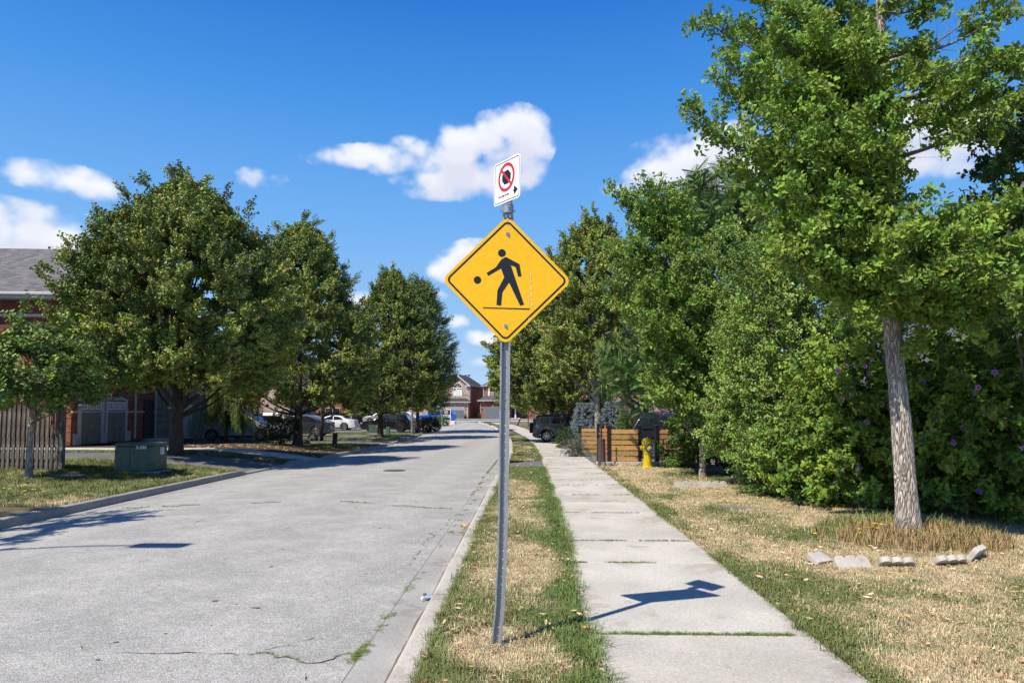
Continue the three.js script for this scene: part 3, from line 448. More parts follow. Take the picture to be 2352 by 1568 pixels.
function foliage(parent, name, geos, pts, color, vary, scale, mat = M.leaf) {
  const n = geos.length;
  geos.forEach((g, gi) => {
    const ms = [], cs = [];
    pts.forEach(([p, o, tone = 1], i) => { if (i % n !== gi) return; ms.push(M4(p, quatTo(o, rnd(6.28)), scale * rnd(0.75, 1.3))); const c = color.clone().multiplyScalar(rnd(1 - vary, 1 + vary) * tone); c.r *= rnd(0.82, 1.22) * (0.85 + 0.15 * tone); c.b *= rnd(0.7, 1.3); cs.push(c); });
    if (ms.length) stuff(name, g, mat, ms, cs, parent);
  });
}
// a tree: trunk with limbs reaching into its crown
function trunkGeo(pts, r0, r1, tips, lr, rad = 10) {
  const c = new THREE.CatmullRomCurve3(pts), g = [limb(pts, t => lerp(r0, r1, t) * (1 + 0.45 * Math.exp(-t * 18)), 0, rad, pts.length * 8, 0.22)];
  for (const [t, tip, k = 1] of tips) { const a = c.getPointAt(t), m = a.clone().lerp(tip, 0.5); m.y += a.distanceTo(tip) * 0.06 * (tip.y > a.y ? -1 : 1.5); g.push(limb([a, a.clone().lerp(m, 0.55), m, tip], Math.min(lr * k, lerp(r0, r1, t) * 0.75), lr * 0.16, 6, 9, 0.2)); }
  return merge(g);
}
function linden(name, label, base, topY, R, o = {}) {
  const root = thing(name, label, 'tree', [0, 0, 0], 0, o.group), y0 = base.y + (o.clear ?? 1.7), ht = topY - base.y;
  const pts = crownPts({ x: base.x + (o.dx || 0), z: base.z, y0, y1: topY, R, clumps: o.clumps ?? 170, per: o.per ?? 34, cr: o.cr ?? 0.62, prof: o.prof, up: o.up });
  const tips = []; const nt = o.limbs ?? 22; for (let i = 0; i < nt; i++) { const p = pts[Math.floor((i + 0.5) / nt * pts.length * 0.93)][0], t = clamp((p.y - base.y - R * 0.55) / ht, 0.16, 0.8); tips.push([t, p.clone().lerp(V3(base.x, p.y, base.z), 0.12)]); }
  const tp = o.bow || [base.clone().add(V3(0, -0.1, 0)), base.clone().add(V3(0.03, ht * 0.25, 0.02)), base.clone().add(V3(-0.05 + (o.dx || 0) * 0.5, ht * 0.6, 0)), V3(base.x + (o.dx || 0), topY - ht * 0.08, base.z)];
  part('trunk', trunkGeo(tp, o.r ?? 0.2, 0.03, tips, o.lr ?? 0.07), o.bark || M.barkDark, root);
  foliage(root, 'crown', SP[o.leaf || 'linden'], pts, o.color || lin(0.165, 0.22, 0.045), o.vary ?? 0.3, o.scale ?? 1.1);
  if (o.bracts) foliage(root, 'seed_bracts', SP.bract, pts.filter((p, i) => i % o.bracts === 0 && fbm(p[0].x * 0.9, p[0].y * 0.9, p[0].z * 0.9 + 20, 2) > 0.36), lin(0.55, 0.55, 0.22), 0.3, o.scale ?? 1.1);
  return root;
}
const onLand = (x, d) => V3(x, H(x, d), -d);
const G1 = 'linden trees planted in the front lawns', hY = (Y, d) => EYE + (945 - Y) / FOC * d, hX = (X, d) => (X - 1217) / FOC * d;
{ const b = hit(403, 1045), d = -b.z; linden('linden_tree', 'largest broad linden with pale seed bracts, behind the green utility box', b, hY(425, d), 3.25, { r: 0.2, clumps: 700, per: 27, cr: 0.4, limbs: 30, bracts: 2, clear: 2.25, dx: 0.12, group: G1 }); }
{ const b = hit(683, 1024), d = -b.z; linden('linden_tree', 'linden with dark trunk in the mulch bed beside the boulders', b, hY(520, d), 3.5, { prof: 'pyramid', r: 0.2, clumps: 520, per: 30, cr: 0.48, bracts: 2, clear: 1.95, dx: 0.1, group: G1 }); }
linden('linden_tree', 'tall narrow linden standing beyond the second utility box and black car', onLand(hX(872, 50), 50), hY(630, 50), 3.5, { prof: 'pyramid', r: 0.2, clumps: 380, per: 32, cr: 0.58, bracts: 3, clear: 1.9, scale: 1.3, dx: 0.8, group: G1 });
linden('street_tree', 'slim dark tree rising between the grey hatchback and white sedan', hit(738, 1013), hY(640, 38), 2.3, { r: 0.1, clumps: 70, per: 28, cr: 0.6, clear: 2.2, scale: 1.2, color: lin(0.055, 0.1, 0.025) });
linden('birch_tree', 'tall birch with drooping branch tips near the blue pickup', onLand(hX(958, 64), 64), hY(655, 64), 2.7, { r: 0.16, leaf: 'birch', clumps: 260, per: 28, cr: 0.6, clear: 2.5, scale: 1.4, color: lin(0.115, 0.17, 0.05), bracts: 6, dx: 0.2, prof: 'ovate' });
linden('linden_tree', 'linden heavy with yellow bracts shading the parked grey off-roader', onLand(hX(1312, 43), 43), hY(600, 43), 3.7, { r: 0.24, clumps: 540, per: 32, cr: 0.56, bracts: 2, clear: 2.1, scale: 1.25, dx: -0.95, color: lin(0.17, 0.225, 0.045) });
linden('linden_tree', 'linden with knotty leaning grey trunk behind the slatted gate', onLand(hX(1376, 31.5), 31.5), hY(515, 31.5), 2.5, { r: 0.17, clumps: 380, per: 30, cr: 0.45, bracts: 2, clear: 3.3, dx: -0.25, bark: M.bark, color: lin(0.17, 0.225, 0.045), bow: [onLand(hX(1378, 31.5), 31.5), V3(hX(1370, 31.5), 2, -31.5), V3(hX(1362, 31.5), 4.5, -31.5), V3(hX(1368, 31.5), 9.5, -31.5)] });
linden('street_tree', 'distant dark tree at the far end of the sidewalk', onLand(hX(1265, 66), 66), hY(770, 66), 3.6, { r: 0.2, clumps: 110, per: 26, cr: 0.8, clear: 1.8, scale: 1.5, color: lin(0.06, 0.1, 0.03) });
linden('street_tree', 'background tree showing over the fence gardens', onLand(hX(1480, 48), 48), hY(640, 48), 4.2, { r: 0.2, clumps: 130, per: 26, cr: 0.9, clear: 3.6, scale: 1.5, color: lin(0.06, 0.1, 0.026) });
{ // young tree by the grey board fence
  const b = hit(65, 1101), d = -b.z;
  linden('young_tree', 'young bright green tree in front of the grey board fence', b, hY(765, d), 1.2, { r: 0.075, lr: 0.035, leaf: 'ginkgoFar', clumps: 95, per: 26, cr: 0.34, clear: 1.75, limbs: 14, bark: M.bark, color: lin(0.15, 0.23, 0.045), scale: 1.05, bow: [b.clone(), b.clone().add(V3(-0.01, 0.9, 0)), b.clone().add(V3(0.03, 1.9, 0)), b.clone().add(V3(0.0, 3.5, 0))] });
}
// ---------- ginkgos: limbs, twigs, spurs of fan leaves ----------
function ginkgo(label, tp, r0, r1, limbs, o) {
  const root = thing('ginkgo_tree', label, 'tree'), c = new THREE.CatmullRomCurve3(tp), spurs = [], woods = [limb(tp, t => lerp(r0, r1, t) * (1 + 0.55 * Math.exp(-t * 34)), 0, 16, 60, 0.16)], twigs = [];
  for (const [t, tip, k = 1] of limbs) {
    const a = c.getPointAt(t), L = a.distanceTo(tip), m = a.clone().lerp(tip, 0.45).add(V3(gauss() * 0.08, -L * 0.07, gauss() * 0.08)), cc = new THREE.CatmullRomCurve3([a, m, tip]);
    woods.push(limb([a, m, tip], Math.min(lerp(r0, r1, t) * 0.5, 0.012 + L * 0.012), 0.004, 6, 10));
    for (let s = 0.2; s < 1; s += (o.step ?? 0.055) / L * 2.2) {
      const p = cc.getPointAt(s), tan = cc.getTangentAt(s), sd = V3(gauss(), gauss() * 0.7 + 0.15, gauss()).normalize(), l = rnd(0.16, 0.62) * (1 - 0.55 * s) * k * (o.tw ?? 1), q = p.clone().addScaledVector(sd.addScaledVector(tan, 0.7).normalize(), l);
      q.y -= l * l * 0.15; twigs.push(limb([p, p.clone().lerp(q, 0.5), q], 0.004, 0.0015, 3, 2));
      const ns = Math.max(2, Math.round(l / (o.step ?? 0.055)));
      for (let i = 0; i <= ns; i++) spurs.push([p.clone().lerp(q, (i + 0.2) / (ns + 0.2)).add(V3(gauss(), gauss(), gauss()).multiplyScalar(0.035)), V3(gauss(), gauss() * 0.8 + 0.1, gauss()).addScaledVector(sd, 0.6).normalize()]);
    }
    for (let s = 0.25; s <= 1; s += (o.step ?? 0.055) / L) spurs.push([cc.getPointAt(s), V3(gauss(), gauss() + 0.2, gauss()).normalize()]);
  }
  const ok = o.keep ? spurs.filter(([p]) => o.keep(p)) : spurs;
  const tr = part('trunk', merge(woods), M.bark, root); part('twigs', merge(twigs), M.twig, root).userData.kind = 'stuff';
  foliage(root, 'crown', SP.ginkgo, ok, o.color || lin(0.195, 0.31, 0.047), 0.35, o.scale ?? 1, M.leafThin);
  if (o.single) { // the leaves that show largest, one by one
    const g = leavesToGeo([[leafFan(0.05), new THREE.Matrix4()]]), ms = [0, 1, 2].map(i => new THREE.MeshPhysicalMaterial({ ...{ roughness: 0.5, side: THREE.DoubleSide, specularIntensity: 0.6 }, color: lin(0.14 + 0.03 * i, 0.24 + 0.035 * i, 0.035) }));
    const near = ok.map(q => q[0]).sort((a, b) => b.z - a.z).filter(p => { const X = 1217 + p.x / -p.z * FOC; return X < 2340; }).slice(0, 900);
    for (let i = 0; i < 300; i++) { const p = near[i * 3], m = part('leaf', g, ms[i % 3], root); m.position.copy(p).add(V3(gauss() * 0.04, gauss() * 0.04, 0.03)); m.quaternion.copy(quatTo(V3(gauss(), gauss() - 0.2, gauss() * 0.4 + 0.3), rnd(6.28))); m.scale.setScalar(rnd(0.85, 1.25)); }
  }
  return root;
}
{
  const b = hit(2086, 1219), D = -b.z, w = (X, Y, dz = 0) => at(X, Y, D + dz);
  const tp = [V3(b.x + 0.01, b.y - 0.12, -D), w(2079, 1080), w(2066, 930), w(2056, 820), w(2046, 690), w(2040, 600), w(2050, 440), w(2034, 165), w(2022, 20), w(2020, -260)];
  const tips = [[1568, 256, -0.3], [1612, 48, 0.3], [1650, 130, -0.4], [1640, 195, 0.5], [1690, 60, 0.8], [1705, 300, -0.7], [1690, 395, 0.2], [1725, 470, -0.4], [1765, 560, -0.8], [1810, 440, -1.2], [1850, 620, 0.2], [1880, 520, -1.3], [1850, 300, -1.2], [1840, 180, -1.0], [1790, 20, 0.3], [1880, -40, -0.4], [1750, 120, 1.0], [1940, 640, -1.1], [1960, 440, -1.5], [1980, 260, -1.3], [1900, 100, 1.1], [1960, 60, -1.0], [1780, 380, 1.0], [1860, 420, 0.9], [1700, 200, 0.1], [1930, 560, 0.8], [1760, 240, -0.9],
    [2352, 640, -0.9], [2250, 600, -1.3], [2310, 500, -0.7], [2270, 215, 0.5], [2320, 120, 0.2], [2250, 30, -0.4], [2180, -20, 0.3], [2420, 520, -0.2], [2130, 660, -1.1], [2260, 700, -0.7], [2370, 720, -0.4], [2200, 540, -1.2], [2380, 200, -0.7], [2120, 110, 0.6], [2230, 180, -0.9], [2110, 600, 0.9], [2330, 20, 0.4], [2420, 90, 0.2], [2100, -60, -0.6], [2020, 540, -1.6], [2010, 680, -0.8], [1980, 150, 0.9], [2180, 640, 0.7], [2300, 590, 0.8], [1990, -60, 0.8], [1830, -90, 0.5], [2240, -120, 0], [1700, -30, 0.2], [2060, 250, -1.1], [2230, 480, -0.5], [2090, 500, -1.3],
    [1800, 500, 0.3], [1760, 330, 0.4], [1830, 360, -0.5], [1920, 340, -0.9], [1900, 220, 0.2], [1960, 350, 0.8], [1990, 480, 0.5], [1870, 580, -0.5], [2050, 620, -1.2], [1900, 640, -0.3], [2340, 560, 0.2], [2210, 680, -0.2], [2140, 560, -0.6], [1820, 110, -0.3], [1930, 180, -0.4], [1760, 60, -0.5], [1930, 20, 0.4], [2300, 660, -1.0], [2060, 560, -1.5], [2000, 620, -1.4], [2110, 470, -1.2], [1950, 520, -1.5], [2080, 640, -1.3], [1900, 590, -1.2], [2160, 600, -1.4], [1850, 520, -1.2], [1780, 440, -0.6], [1810, 330, -0.9], [1740, 400, -0.2], [1960, 300, -1.4], [1880, 380, -1.4], [2240, 640, -1.2], [2320, 460, -1.1], [2270, 520, -1.3], [1790, 210, -0.6], [1870, 60, -0.8], [1960, 110, -1.1], [2270, 90, -0.6], [1730, 160, 0.2], [1820, 20, -0.2], [2040, 330, -1.3]];
  const c = new THREE.CatmullRomCurve3(tp), hTop = tp[tp.length - 1].y;
  const limbs = tips.map(([X, Y, dz]) => { const p = w(X, Y, dz < 0 ? dz * (Y > 350 && X < 2050 ? 0.6 : 0.8) : dz), dx = Math.hypot(p.x - 4.9, p.z + D), y = clamp(p.y - dx * 0.42 - 0.1, 3.0, hTop - 0.5); let t = 0; while (t < 0.97 && c.getPointAt(t).y < y) t += 0.01; return [t, p]; });
  limbs.push([0.27, w(2128, 752, -0.3), 0.25]);
  const gap = w(2105, 345), gap2 = w(2180, 105);
  const keep = p => { const s = D / -p.z, x = p.x * s, y = EYE + (p.y - EYE) * s; return !(Math.hypot((x - gap.x) / 0.22, (y - gap.y) / 0.42) < 1) && !(Math.hypot((x - gap2.x) / 0.3, (y - gap2.y) / 0.35) < 1); };
  ginkgo('large ginkgo with straight grey trunk inside the ring of scalloped edging', tp, 0.136, 0.03, limbs, { single: true, keep, step: 0.045, tw: 1.05 });
}
{
  const b = hit(1614, 1098), D = -b.z, w = (X, Y, dz = 0) => at(X, Y, D + dz), tp = [b.clone().setY(b.y - 0.1), w(1616, 1000), w(1618, 930), w(1600, 850), w(1585, 700), w(1570, 560), w(1530, 430)], limbs = [], c = new THREE.CatmullRomCurve3(tp);
  const spots = []; for (let i = 0; i < 105; i++) { const t = (i + 0.5) / 105, Y = lerp(925, 425, Math.pow(t, 0.85)), a = i * 2.39996, q = 0.5 + 0.5 * rnd(), rx = (Y > 750 ? 120 : lerp(200, 75, (750 - Y) / 325)) * q, cx = Y > 750 ? 1565 : lerp(1560, 1500, (750 - Y) / 325); spots.push([cx + Math.cos(a) * rx, Y + gauss() * 14, Math.sin(a) * rx / 88]); }
  spots.push([1400, 432, 0], [1432, 470, 0], [1450, 450, 0.5], [1500, 425, 0.2], [1545, 440, 0.3], [1390, 560, 0], [1385, 640, 0.2], [1420, 700, -0.4], [1545, 770, -1], [1480, 720, -1.1], [1650, 820, -0.8], [1690, 500, 0], [1480, 900, -0.6]);
  for (const [X, Y, dz] of spots) { const p = w(X, Y, X < 1520 ? Math.min(dz, 0) : dz), y = clamp(p.y - 0.5 * Math.abs(p.x - b.x) - 0.3, 1.9, 7); let t = 0.2; while (t < 0.97 && c.getPointAt(t).y < y) t += 0.01; limbs.push([t, p]); }
  ginkgo('smaller ginkgo with thin pale trunk near the yellow hydrant', tp, 0.085, 0.02, limbs, { step: 0.085, scale: 1.35, color: lin(0.18, 0.29, 0.05), tw: 1.1 });
}
// ---------- shrubs ----------
const E = (X, Y, d, rx, ry, rz) => [at(X, Y, d), rx, ry, rz];
function frontHit(list, X, Y) { const r = ray(X, Y).normalize(), o = V3(0, EYE, 0); let best = null; for (const [c, rx, ry, rz] of list) { const S = V3(1 / rx, 1 / ry, 1 / rz), a = r.clone().multiply(S), b = o.clone().sub(c).multiply(S), A = a.dot(a), B = a.dot(b), C = b.dot(b) - 1.0, q = B * B - A * C; if (q > 0) { const t = (-B - Math.sqrt(q)) / A; if (t > 0 && (!best || t < best)) best = t; } } if (!best) { let bc = list[0][0], bd = 1e9; for (const [c] of list) { const t = c.clone().sub(o).dot(r), dd = o.clone().addScaledVector(r, t).distanceTo(c); if (dd < bd) { bd = dd; best = t; } } } return o.addScaledVector(r, best); }
function stems(list, base, r, n) { const g = []; for (let i = 0; i < n; i++) { const [c, rx, ry, rz] = list[i % list.length], tip = V3(c.x + gauss() * rx * 0.5, c.y + rnd(0, 0.5) * ry, c.z + gauss() * rz * 0.5), p = base.clone().add(V3(gauss() * 0.18, -0.05, gauss() * 0.18)); g.push(limb([p, p.clone().lerp(tip, 0.5).add(V3(gauss() * 0.1, 0.1, gauss() * 0.1)), tip], r, r * 0.25, 5, 6)); } return merge(g); }
const petalShape = (() => { const pos = []; for (let k = 0; k < 5; k++) { const a = k * 1.2566, f = (s, r, z) => [Math.cos(a + s) * r, Math.sin(a + s) * r, z], c = [0, 0, -0.004], p = [c, f(-0.42, 0.02, 0.006), f(-0.52, 0.036, 0.012), f(0, 0.042, 0.008), f(0.52, 0.036, 0.012), f(0.42, 0.02, 0.006)]; for (let i = 1; i < 5; i++) pos.push(...p[0], ...p[i], ...p[i + 1]); } return buf(pos); })();
const eyeShape = mergeGeometries([new THREE.CircleGeometry(0.011, 10).translate(0, 0, 0.004), cyl(0.003, 0.002, 0.022, 0, 0.011, 0, 6).rotateX(Math.PI / 2)].map(g => g.toNonIndexed()));
const petalM = [lin(0.36, 0.16, 0.52), lin(0.44, 0.2, 0.5), lin(0.3, 0.14, 0.5)].map(c => std(c, 0.7)), eyeM = std(lin(0.35, 0.03, 0.12), 0.7);
function flowers(root, list, px) { px.forEach(([X, Y], i) => { const p = frontHit(list, X, Y), f = part('flower', petalShape, petalM[i % 3], root); f.position.copy(p); f.position.z += 0.12; f.rotation.set(rnd(-0.6, 0.3), rnd(-0.9, 0.6), rnd(6)); f.scale.setScalar(rnd(0.85, 1.3)); part('flower_eye', eyeShape, eyeM, f); }); }
function shrub(name, label, list, base, kind, color, dens, scale, px, o = {}) {
  const root = thing(name, label, o.cat || 'shrub', [0, 0, 0], 0, o.group);
  part('stems', stems(list, base, o.r ?? 0.02, o.n ?? 12), o.bark || M.twig, root);
  foliage(root, 'foliage', SP[kind], ellPts(list, dens, o.up), color, 0.3, scale, kind === 'lobed' ? M.leafThin : M.leaf);
  if (px) flowers(root, list, px); return root;
}
const z2 = l => l.map(([x, y]) => [(3000 + x / 1.307) / 1.7415, (900 + y / 1.307) / 1.7415]), z3 = l => l.map(([x, y]) => [(2700 + x / 1.568) / 1.7415, y / 1.568 / 1.7415]), z4 = l => l.map(([x, y]) => [(1950 + x / 2.94) / 1.7415, (1450 + y / 2.94) / 1.7415]);
shrub('tall_shrub', 'tall dense small leaved tree shrub beside the thin ginkgo trunk', [E(1800, 790, 14.6, 1.1, 2.2, 1.0), E(1720, 930, 15.6, 0.85, 1.5, 0.9), E(1830, 960, 13.9, 0.85, 1.55, 0.85), E(1700, 690, 17, 0.95, 1.6, 1), E(1780, 1055, 13.9, 0.7, 0.75, 0.7), E(1660, 850, 17.4, 0.6, 1.6, 0.8), E(1850, 640, 15.2, 0.8, 1.4, 0.8)], onLand(hX(1790, 14.4), 14.4), 'small', lin(0.175, 0.275, 0.058), 115, 1.15, null, { r: 0.05, n: 16, cat: 'tree' });
shrub('hibiscus_shrub', 'hibiscus shrub with purple flowers behind the grey trunk, next to the tall shrub', [E(1965, 960, 12.2, 0.75, 1.5, 0.7), E(1890, 1085, 12.5, 0.62, 0.62, 0.6), E(2010, 860, 12.6, 0.55, 1.2, 0.6), E(1890, 960, 13, 0.6, 1.1, 0.6)], onLand(hX(1960, 12.3), 12.3), 'lobed', lin(0.18, 0.28, 0.04), 90, 1.1, z2([[355, 715], [465, 912], [585, 740], [645, 582], [685, 585], [690, 555], [678, 708], [490, 738], [598, 780], [443, 765], [515, 888], [590, 1027], [670, 935], [602, 1450], [545, 1270], [370, 700], [620, 705]]), { group: 'hibiscus shrubs' });
shrub('hibiscus_shrub', 'wide shaded hibiscus shrub with few mauve flowers against the brown screen', [E(2180, 1010, 11.5, 0.75, 1.35, 0.7), E(2300, 1000, 10.9, 0.8, 1.35, 0.7), E(2380, 930, 11.4, 0.8, 1.7, 0.7), E(2230, 860, 12.0, 0.6, 1.1, 0.5), E(2120, 960, 12.2, 0.6, 1.2, 0.5)], onLand(hX(2250, 11.3), 11.3), 'lobed', lin(0.165, 0.265, 0.036), 90, 1.1, z2([[885, 818], [945, 1005], [1255, 772], [1170, 850], [1085, 1060], [1170, 1388], [1140, 880], [1300, 605], [1035, 1130], [1045, 1140], [1400, 1165]]), { group: 'hibiscus shrubs' });
shrub('hibiscus_shrub', 'tallest hibiscus with large violet flowers among the ginkgo leaves', [E(2335, 400, 9.9, 0.42, 1.1, 0.4), E(2350, 600, 10.1, 0.42, 1.2, 0.4), E(2350, 260, 9.9, 0.4, 0.7, 0.4)], onLand(hX(2370, 10.2), 10.2), 'lobed', lin(0.085, 0.15, 0.03), 95, 1.0, z3([[2000, 685], [2110, 700], [2155, 1175], [1940, 795], [1885, 850], [2060, 860], [1840, 970], [2130, 590], [1970, 830], [2050, 775], [2180, 620], [2080, 650], [1900, 800]]), { group: 'hibiscus shrubs', r: 0.03 });
shrub('hibiscus_shrub', 'small flowering hibiscus spilling over the end of the slatted fence', [E(1588, 985, 20.6, 0.62, 1.0, 0.5), E(1570, 1040, 20.8, 0.5, 0.45, 0.45)], onLand(hX(1590, 20.7), 20.7), 'lobed', lin(0.1, 0.18, 0.035), 85, 1.1, z4([[2025, 632], [2175, 665], [2210, 890], [1995, 590], [2330, 735], [2035, 680], [2060, 600], [2165, 580]]), { group: 'hibiscus shrubs' });
{ // tree of heaven behind the thin ginkgo
  const L = [E(1640, 500, 21, 0.95, 1.2, 0.9), E(1720, 560, 21, 0.9, 1.2, 0.9), E(1430, 840, 20.6, 0.42, 0.8, 0.4), E(1455, 900, 20.6, 0.35, 0.5, 0.4), E(1600, 480, 21, 0.5, 0.7, 0.5)], root = thing('tree_of_heaven', 'tree with long feathery compound leaves rising behind the thin ginkgo', 'tree'), b = onLand(hX(1585, 21.8), 21.8);
  part('trunk', merge([limb([b, V3(b.x - 0.05, 3, b.z), L[0][0]], 0.12, 0.03, 8, 14, 0.1), ...L.map(([c]) => limb([V3(b.x - 0.04, 2.4, b.z), V3(b.x, 3, b.z).lerp(c, 0.5).add(V3(0, 0.4, 0)), c], 0.05, 0.012, 6, 8))]), M.barkDark, root);
  foliage(root, 'crown', SP.compound, ellPts(L, 9, 0.5), lin(0.10, 0.18, 0.05), 0.25, 1.0);
}
{ // sapling out of sight: its shadow falls over the road
  const b = onLand(-10.6, 8.1);
  linden('street_tree', 'street tree on the near lawn whose shadow streaks the asphalt', b, 6.6, 1.4, { r: 0.08, clumps: 34, per: 18, cr: 0.32, clear: 2.2, limbs: 12 });
}
const fontBold = await new FontLoader().loadAsync('fonts/droid/droid_sans_bold.typeface.json');
const fontSerif = await new FontLoader().loadAsync('fonts/droid/droid_serif_bold.typeface.json');
const text = (s, size, depth = 0.002, font = fontBold, cs = 3) => { const g = new TextGeometry(s, { font, size, depth, curveSegments: cs }); g.computeBoundingBox(); const b = g.boundingBox; return g.translate(-(b.min.x + b.max.x) / 2, -(b.min.y + b.max.y) / 2, 0); };
const roundRect = (w, h, r, hole) => { const s = new (hole ? THREE.Path : THREE.Shape)(), x = -w / 2, y = -h / 2; s.moveTo(x + r, y); s.lineTo(x + w - r, y); s.absarc(x + w - r, y + r, r, -Math.PI / 2, 0); s.lineTo(x + w, y + h - r); s.absarc(x + w - r, y + h - r, r, 0, Math.PI / 2); s.lineTo(x + r, y + h); s.absarc(x + r, y + h - r, r, Math.PI / 2, Math.PI); s.lineTo(x, y + r); s.absarc(x + r, y + r, r, Math.PI, Math.PI * 1.5); return s; };
const flat = (shape, depth, z = 0) => new THREE.ExtrudeGeometry(shape, { depth, bevelEnabled: false, curveSegments: 14 }).translate(0, 0, z);
const poly = pts => new THREE.Shape(pts.map(p => new THREE.Vector2(...p)));
const disc = (x, y, r) => { const s = new THREE.Shape(); s.absarc(x, y, r, 0, Math.PI * 2); return s; };

// ---------- the warning sign on its post ----------
T.sheeting = tex(512, 512, (u, v) => { const a = (u * 16) % 1 - 0.5, b = ((v * 16 + (Math.floor(u * 16) % 2) * 0.5) % 1) - 0.5, r = Math.hypot(a, b), k = (r > 0.44 ? 0.93 : 0.985) + (fbm(u * 5, v * 5, 2, 3, 5) - 0.5) * 0.05; return [k, k, k]; });
{
  const base = hit(1141, 1487), D = -base.z, s = thing('road_sign', 'yellow diamond playground warning sign with a small no-stopping sign above it', 'sign', [base.x, base.y, base.z]);
  const xs = [[-0.2, -0.01], [0, 0], [0.3, 0.027], [0.7, 0.046], [1.3, 0.056], [2.2, 0.066], [3.3, 0.088]], xo = y => { for (let i = 0; i < xs.length - 1; i++) if (y <= xs[i + 1][0]) return lerp(xs[i][1], xs[i + 1][1], (y - xs[i][0]) / (xs[i + 1][0] - xs[i][0])); return 0.09; };
  const bent = g => { const p = g.attributes.position; for (let i = 0; i < p.count; i++) p.setX(i, p.getX(i) + xo(p.getY(i))); g.computeVertexNormals(); return g; };
  const top = hY(492, D) - base.y, tw = -0.16;
  // U-channel: two flanges, two slanted walls, a web with its row of holes
  const strip = (x0, z0, x1, z1) => { const pos = [], idx = [], uv = [], n = 34, dx = x1 - x0, dz = z1 - z0, l = Math.hypot(dx, dz), nx = dz / l * 0.003, nz = -dx / l * 0.003; for (let i = 0; i <= n; i++) { const y = lerp(-0.2, top, i / n); for (const [x, z, u] of [[x0, z0, 0], [x1, z1, l], [x1 + nx, z1 + nz, l], [x0 + nx, z0 + nz, 0]]) { pos.push(x, y, z); uv.push(u * 4, y); } if (i) { const a = (i - 1) * 4; for (let k = 0; k < 4; k++) { const b = a + k, c = a + (k + 1) % 4; idx.push(b, c, b + 4, c, c + 4, b + 4); } } } const m = n * 4; idx.push(m, m + 1, m + 2, m, m + 2, m + 3); return buf(pos, idx, uv).toNonIndexed(); };
  const cells = []; for (let y = -0.2; y < top - 0.001; y += 0.061) { const y1 = Math.min(top, y + 0.061), c = poly([[-0.0155, y], [0.0155, y], [0.0155, y1], [-0.0155, y1]]); if (y1 - y > 0.05) { const h = new THREE.Path(); h.absarc(0, y + 0.03, 0.0055, 0, Math.PI * 2, true); c.holes.push(h); } cells.push(new THREE.ExtrudeGeometry(c, { depth: 0.003, bevelEnabled: false, curveSegments: 6 })); }
  const webG = boxUV(merge(cells), 4);
  const post = part('post', bent(merge([strip(-0.036, 0.036, -0.025, 0.036), strip(-0.025, 0.036, -0.0155, 0.003), strip(0.0155, 0.003, 0.026, 0.036), strip(0.026, 0.036, 0.037, 0.036), webG]).scale(1.02, 1, 1.02).rotateY(tw)), M.galv, s);
  post.position.z = -0.03;
  const c = at(1163.5, 643.5, D - 0.01).sub(s.position), u = 1 / 1041, Z = (x, y) => [(x - 530) * u, -(y - 1027) * u];
  const yel = std(lin(0.95, 0.53, 0.003), 0.32, { map: rep(T.sheeting, 9), bumpMap: rep(T.sheeting, 9), bumpScale: 0.0006 }), ink = std(lin(0.008, 0.010, 0.018), 0.35);
  const side = 0.682, rr = 0.055, turn = -0.018;
  const panel = part('diamond_panel', boxUV(flat(roundRect(side, side, rr), 0.003).rotateZ(Math.PI / 4)).rotateZ(turn), yel, s); panel.position.copy(c);
  const ring = roundRect(side - 0.042, side - 0.042, rr - 0.015); ring.holes.push(roundRect(side - 0.068, side - 0.068, rr - 0.024, true));
  part('border', flat(ring, 0.0006, 0.004).rotateZ(Math.PI / 4 + turn), ink, panel);
  const man = [[525, 846], [490, 865], [447, 926], [375, 970], [388, 992], [487, 935], [512, 1005], [460, 1103], [452, 1219], [488, 1223], [498, 1120], [549, 1045], [634, 1224], [665, 1217], [597, 1015], [563, 910], [600, 925], [619, 999], [645, 998], [630, 903]];
  part('walking_figure', merge([flat(poly(man.map(p => Z(...p))), 0.0006, 0.004), flat(disc(...Z(494, 815), 30 * u), 0.0006, 0.004)]), ink, panel);
  part('ball', flat(disc(...Z(305, 1024), 29 * u), 0.0006, 0.004), ink, panel);
  part('ground_line', flat(poly([[345, 1236], [711, 1247], [704, 1256], [352, 1244]].map(p => Z(...p))), 0.0006, 0.004), ink, panel);
  const scr = []; for (const [x, y0, y1, w] of [[716, 968, 990, 5], [718, 1000, 1050, 4], [719, 1075, 1105, 7], [721, 1120, 1160, 5], [726, 1175, 1185, 6], [727, 1205, 1228, 7], [702, 1150, 1230, 2], [704, 1322, 1345, 6]]) { const pts = [], n = 7; for (let i = 0; i <= n; i++) pts.push(Z(x - w / 2 * (0.4 + rnd()), lerp(y0, y1, i / n))); for (let i = n; i >= 0; i--) pts.push(Z(x + w / 2 * (0.4 + rnd()), lerp(y0, y1, i / n))); scr.push(flat(poly(pts), 0.0004, 0.0054)); }
  part('scratches', merge(scr), std(lin(0.8, 0.75, 0.55), 0.8), panel);
  for (const [x, y] of [[539, 666], [524, 1382]]) { const q = Z(x, y); part('bolt', merge([cyl(0.0155, 0.0155, 0.003, 0, 0, 0, 20).rotateX(Math.PI / 2).translate(q[0], q[1], 0.0045), cyl(0.0085, 0.008, 0.008, 0, 0, 0, 6).rotateX(Math.PI / 2).translate(q[0], q[1], 0.009), cyl(0.005, 0.0045, 0.008, 0, 0, 0, 10).rotateX(Math.PI / 2).translate(q[0], q[1], 0.015)]), M.steel, panel); }
  // the bracket and the parking sign
  const k = Z(540, 472), b0 = V3(c.x + k[0], c.y + k[1], 0);
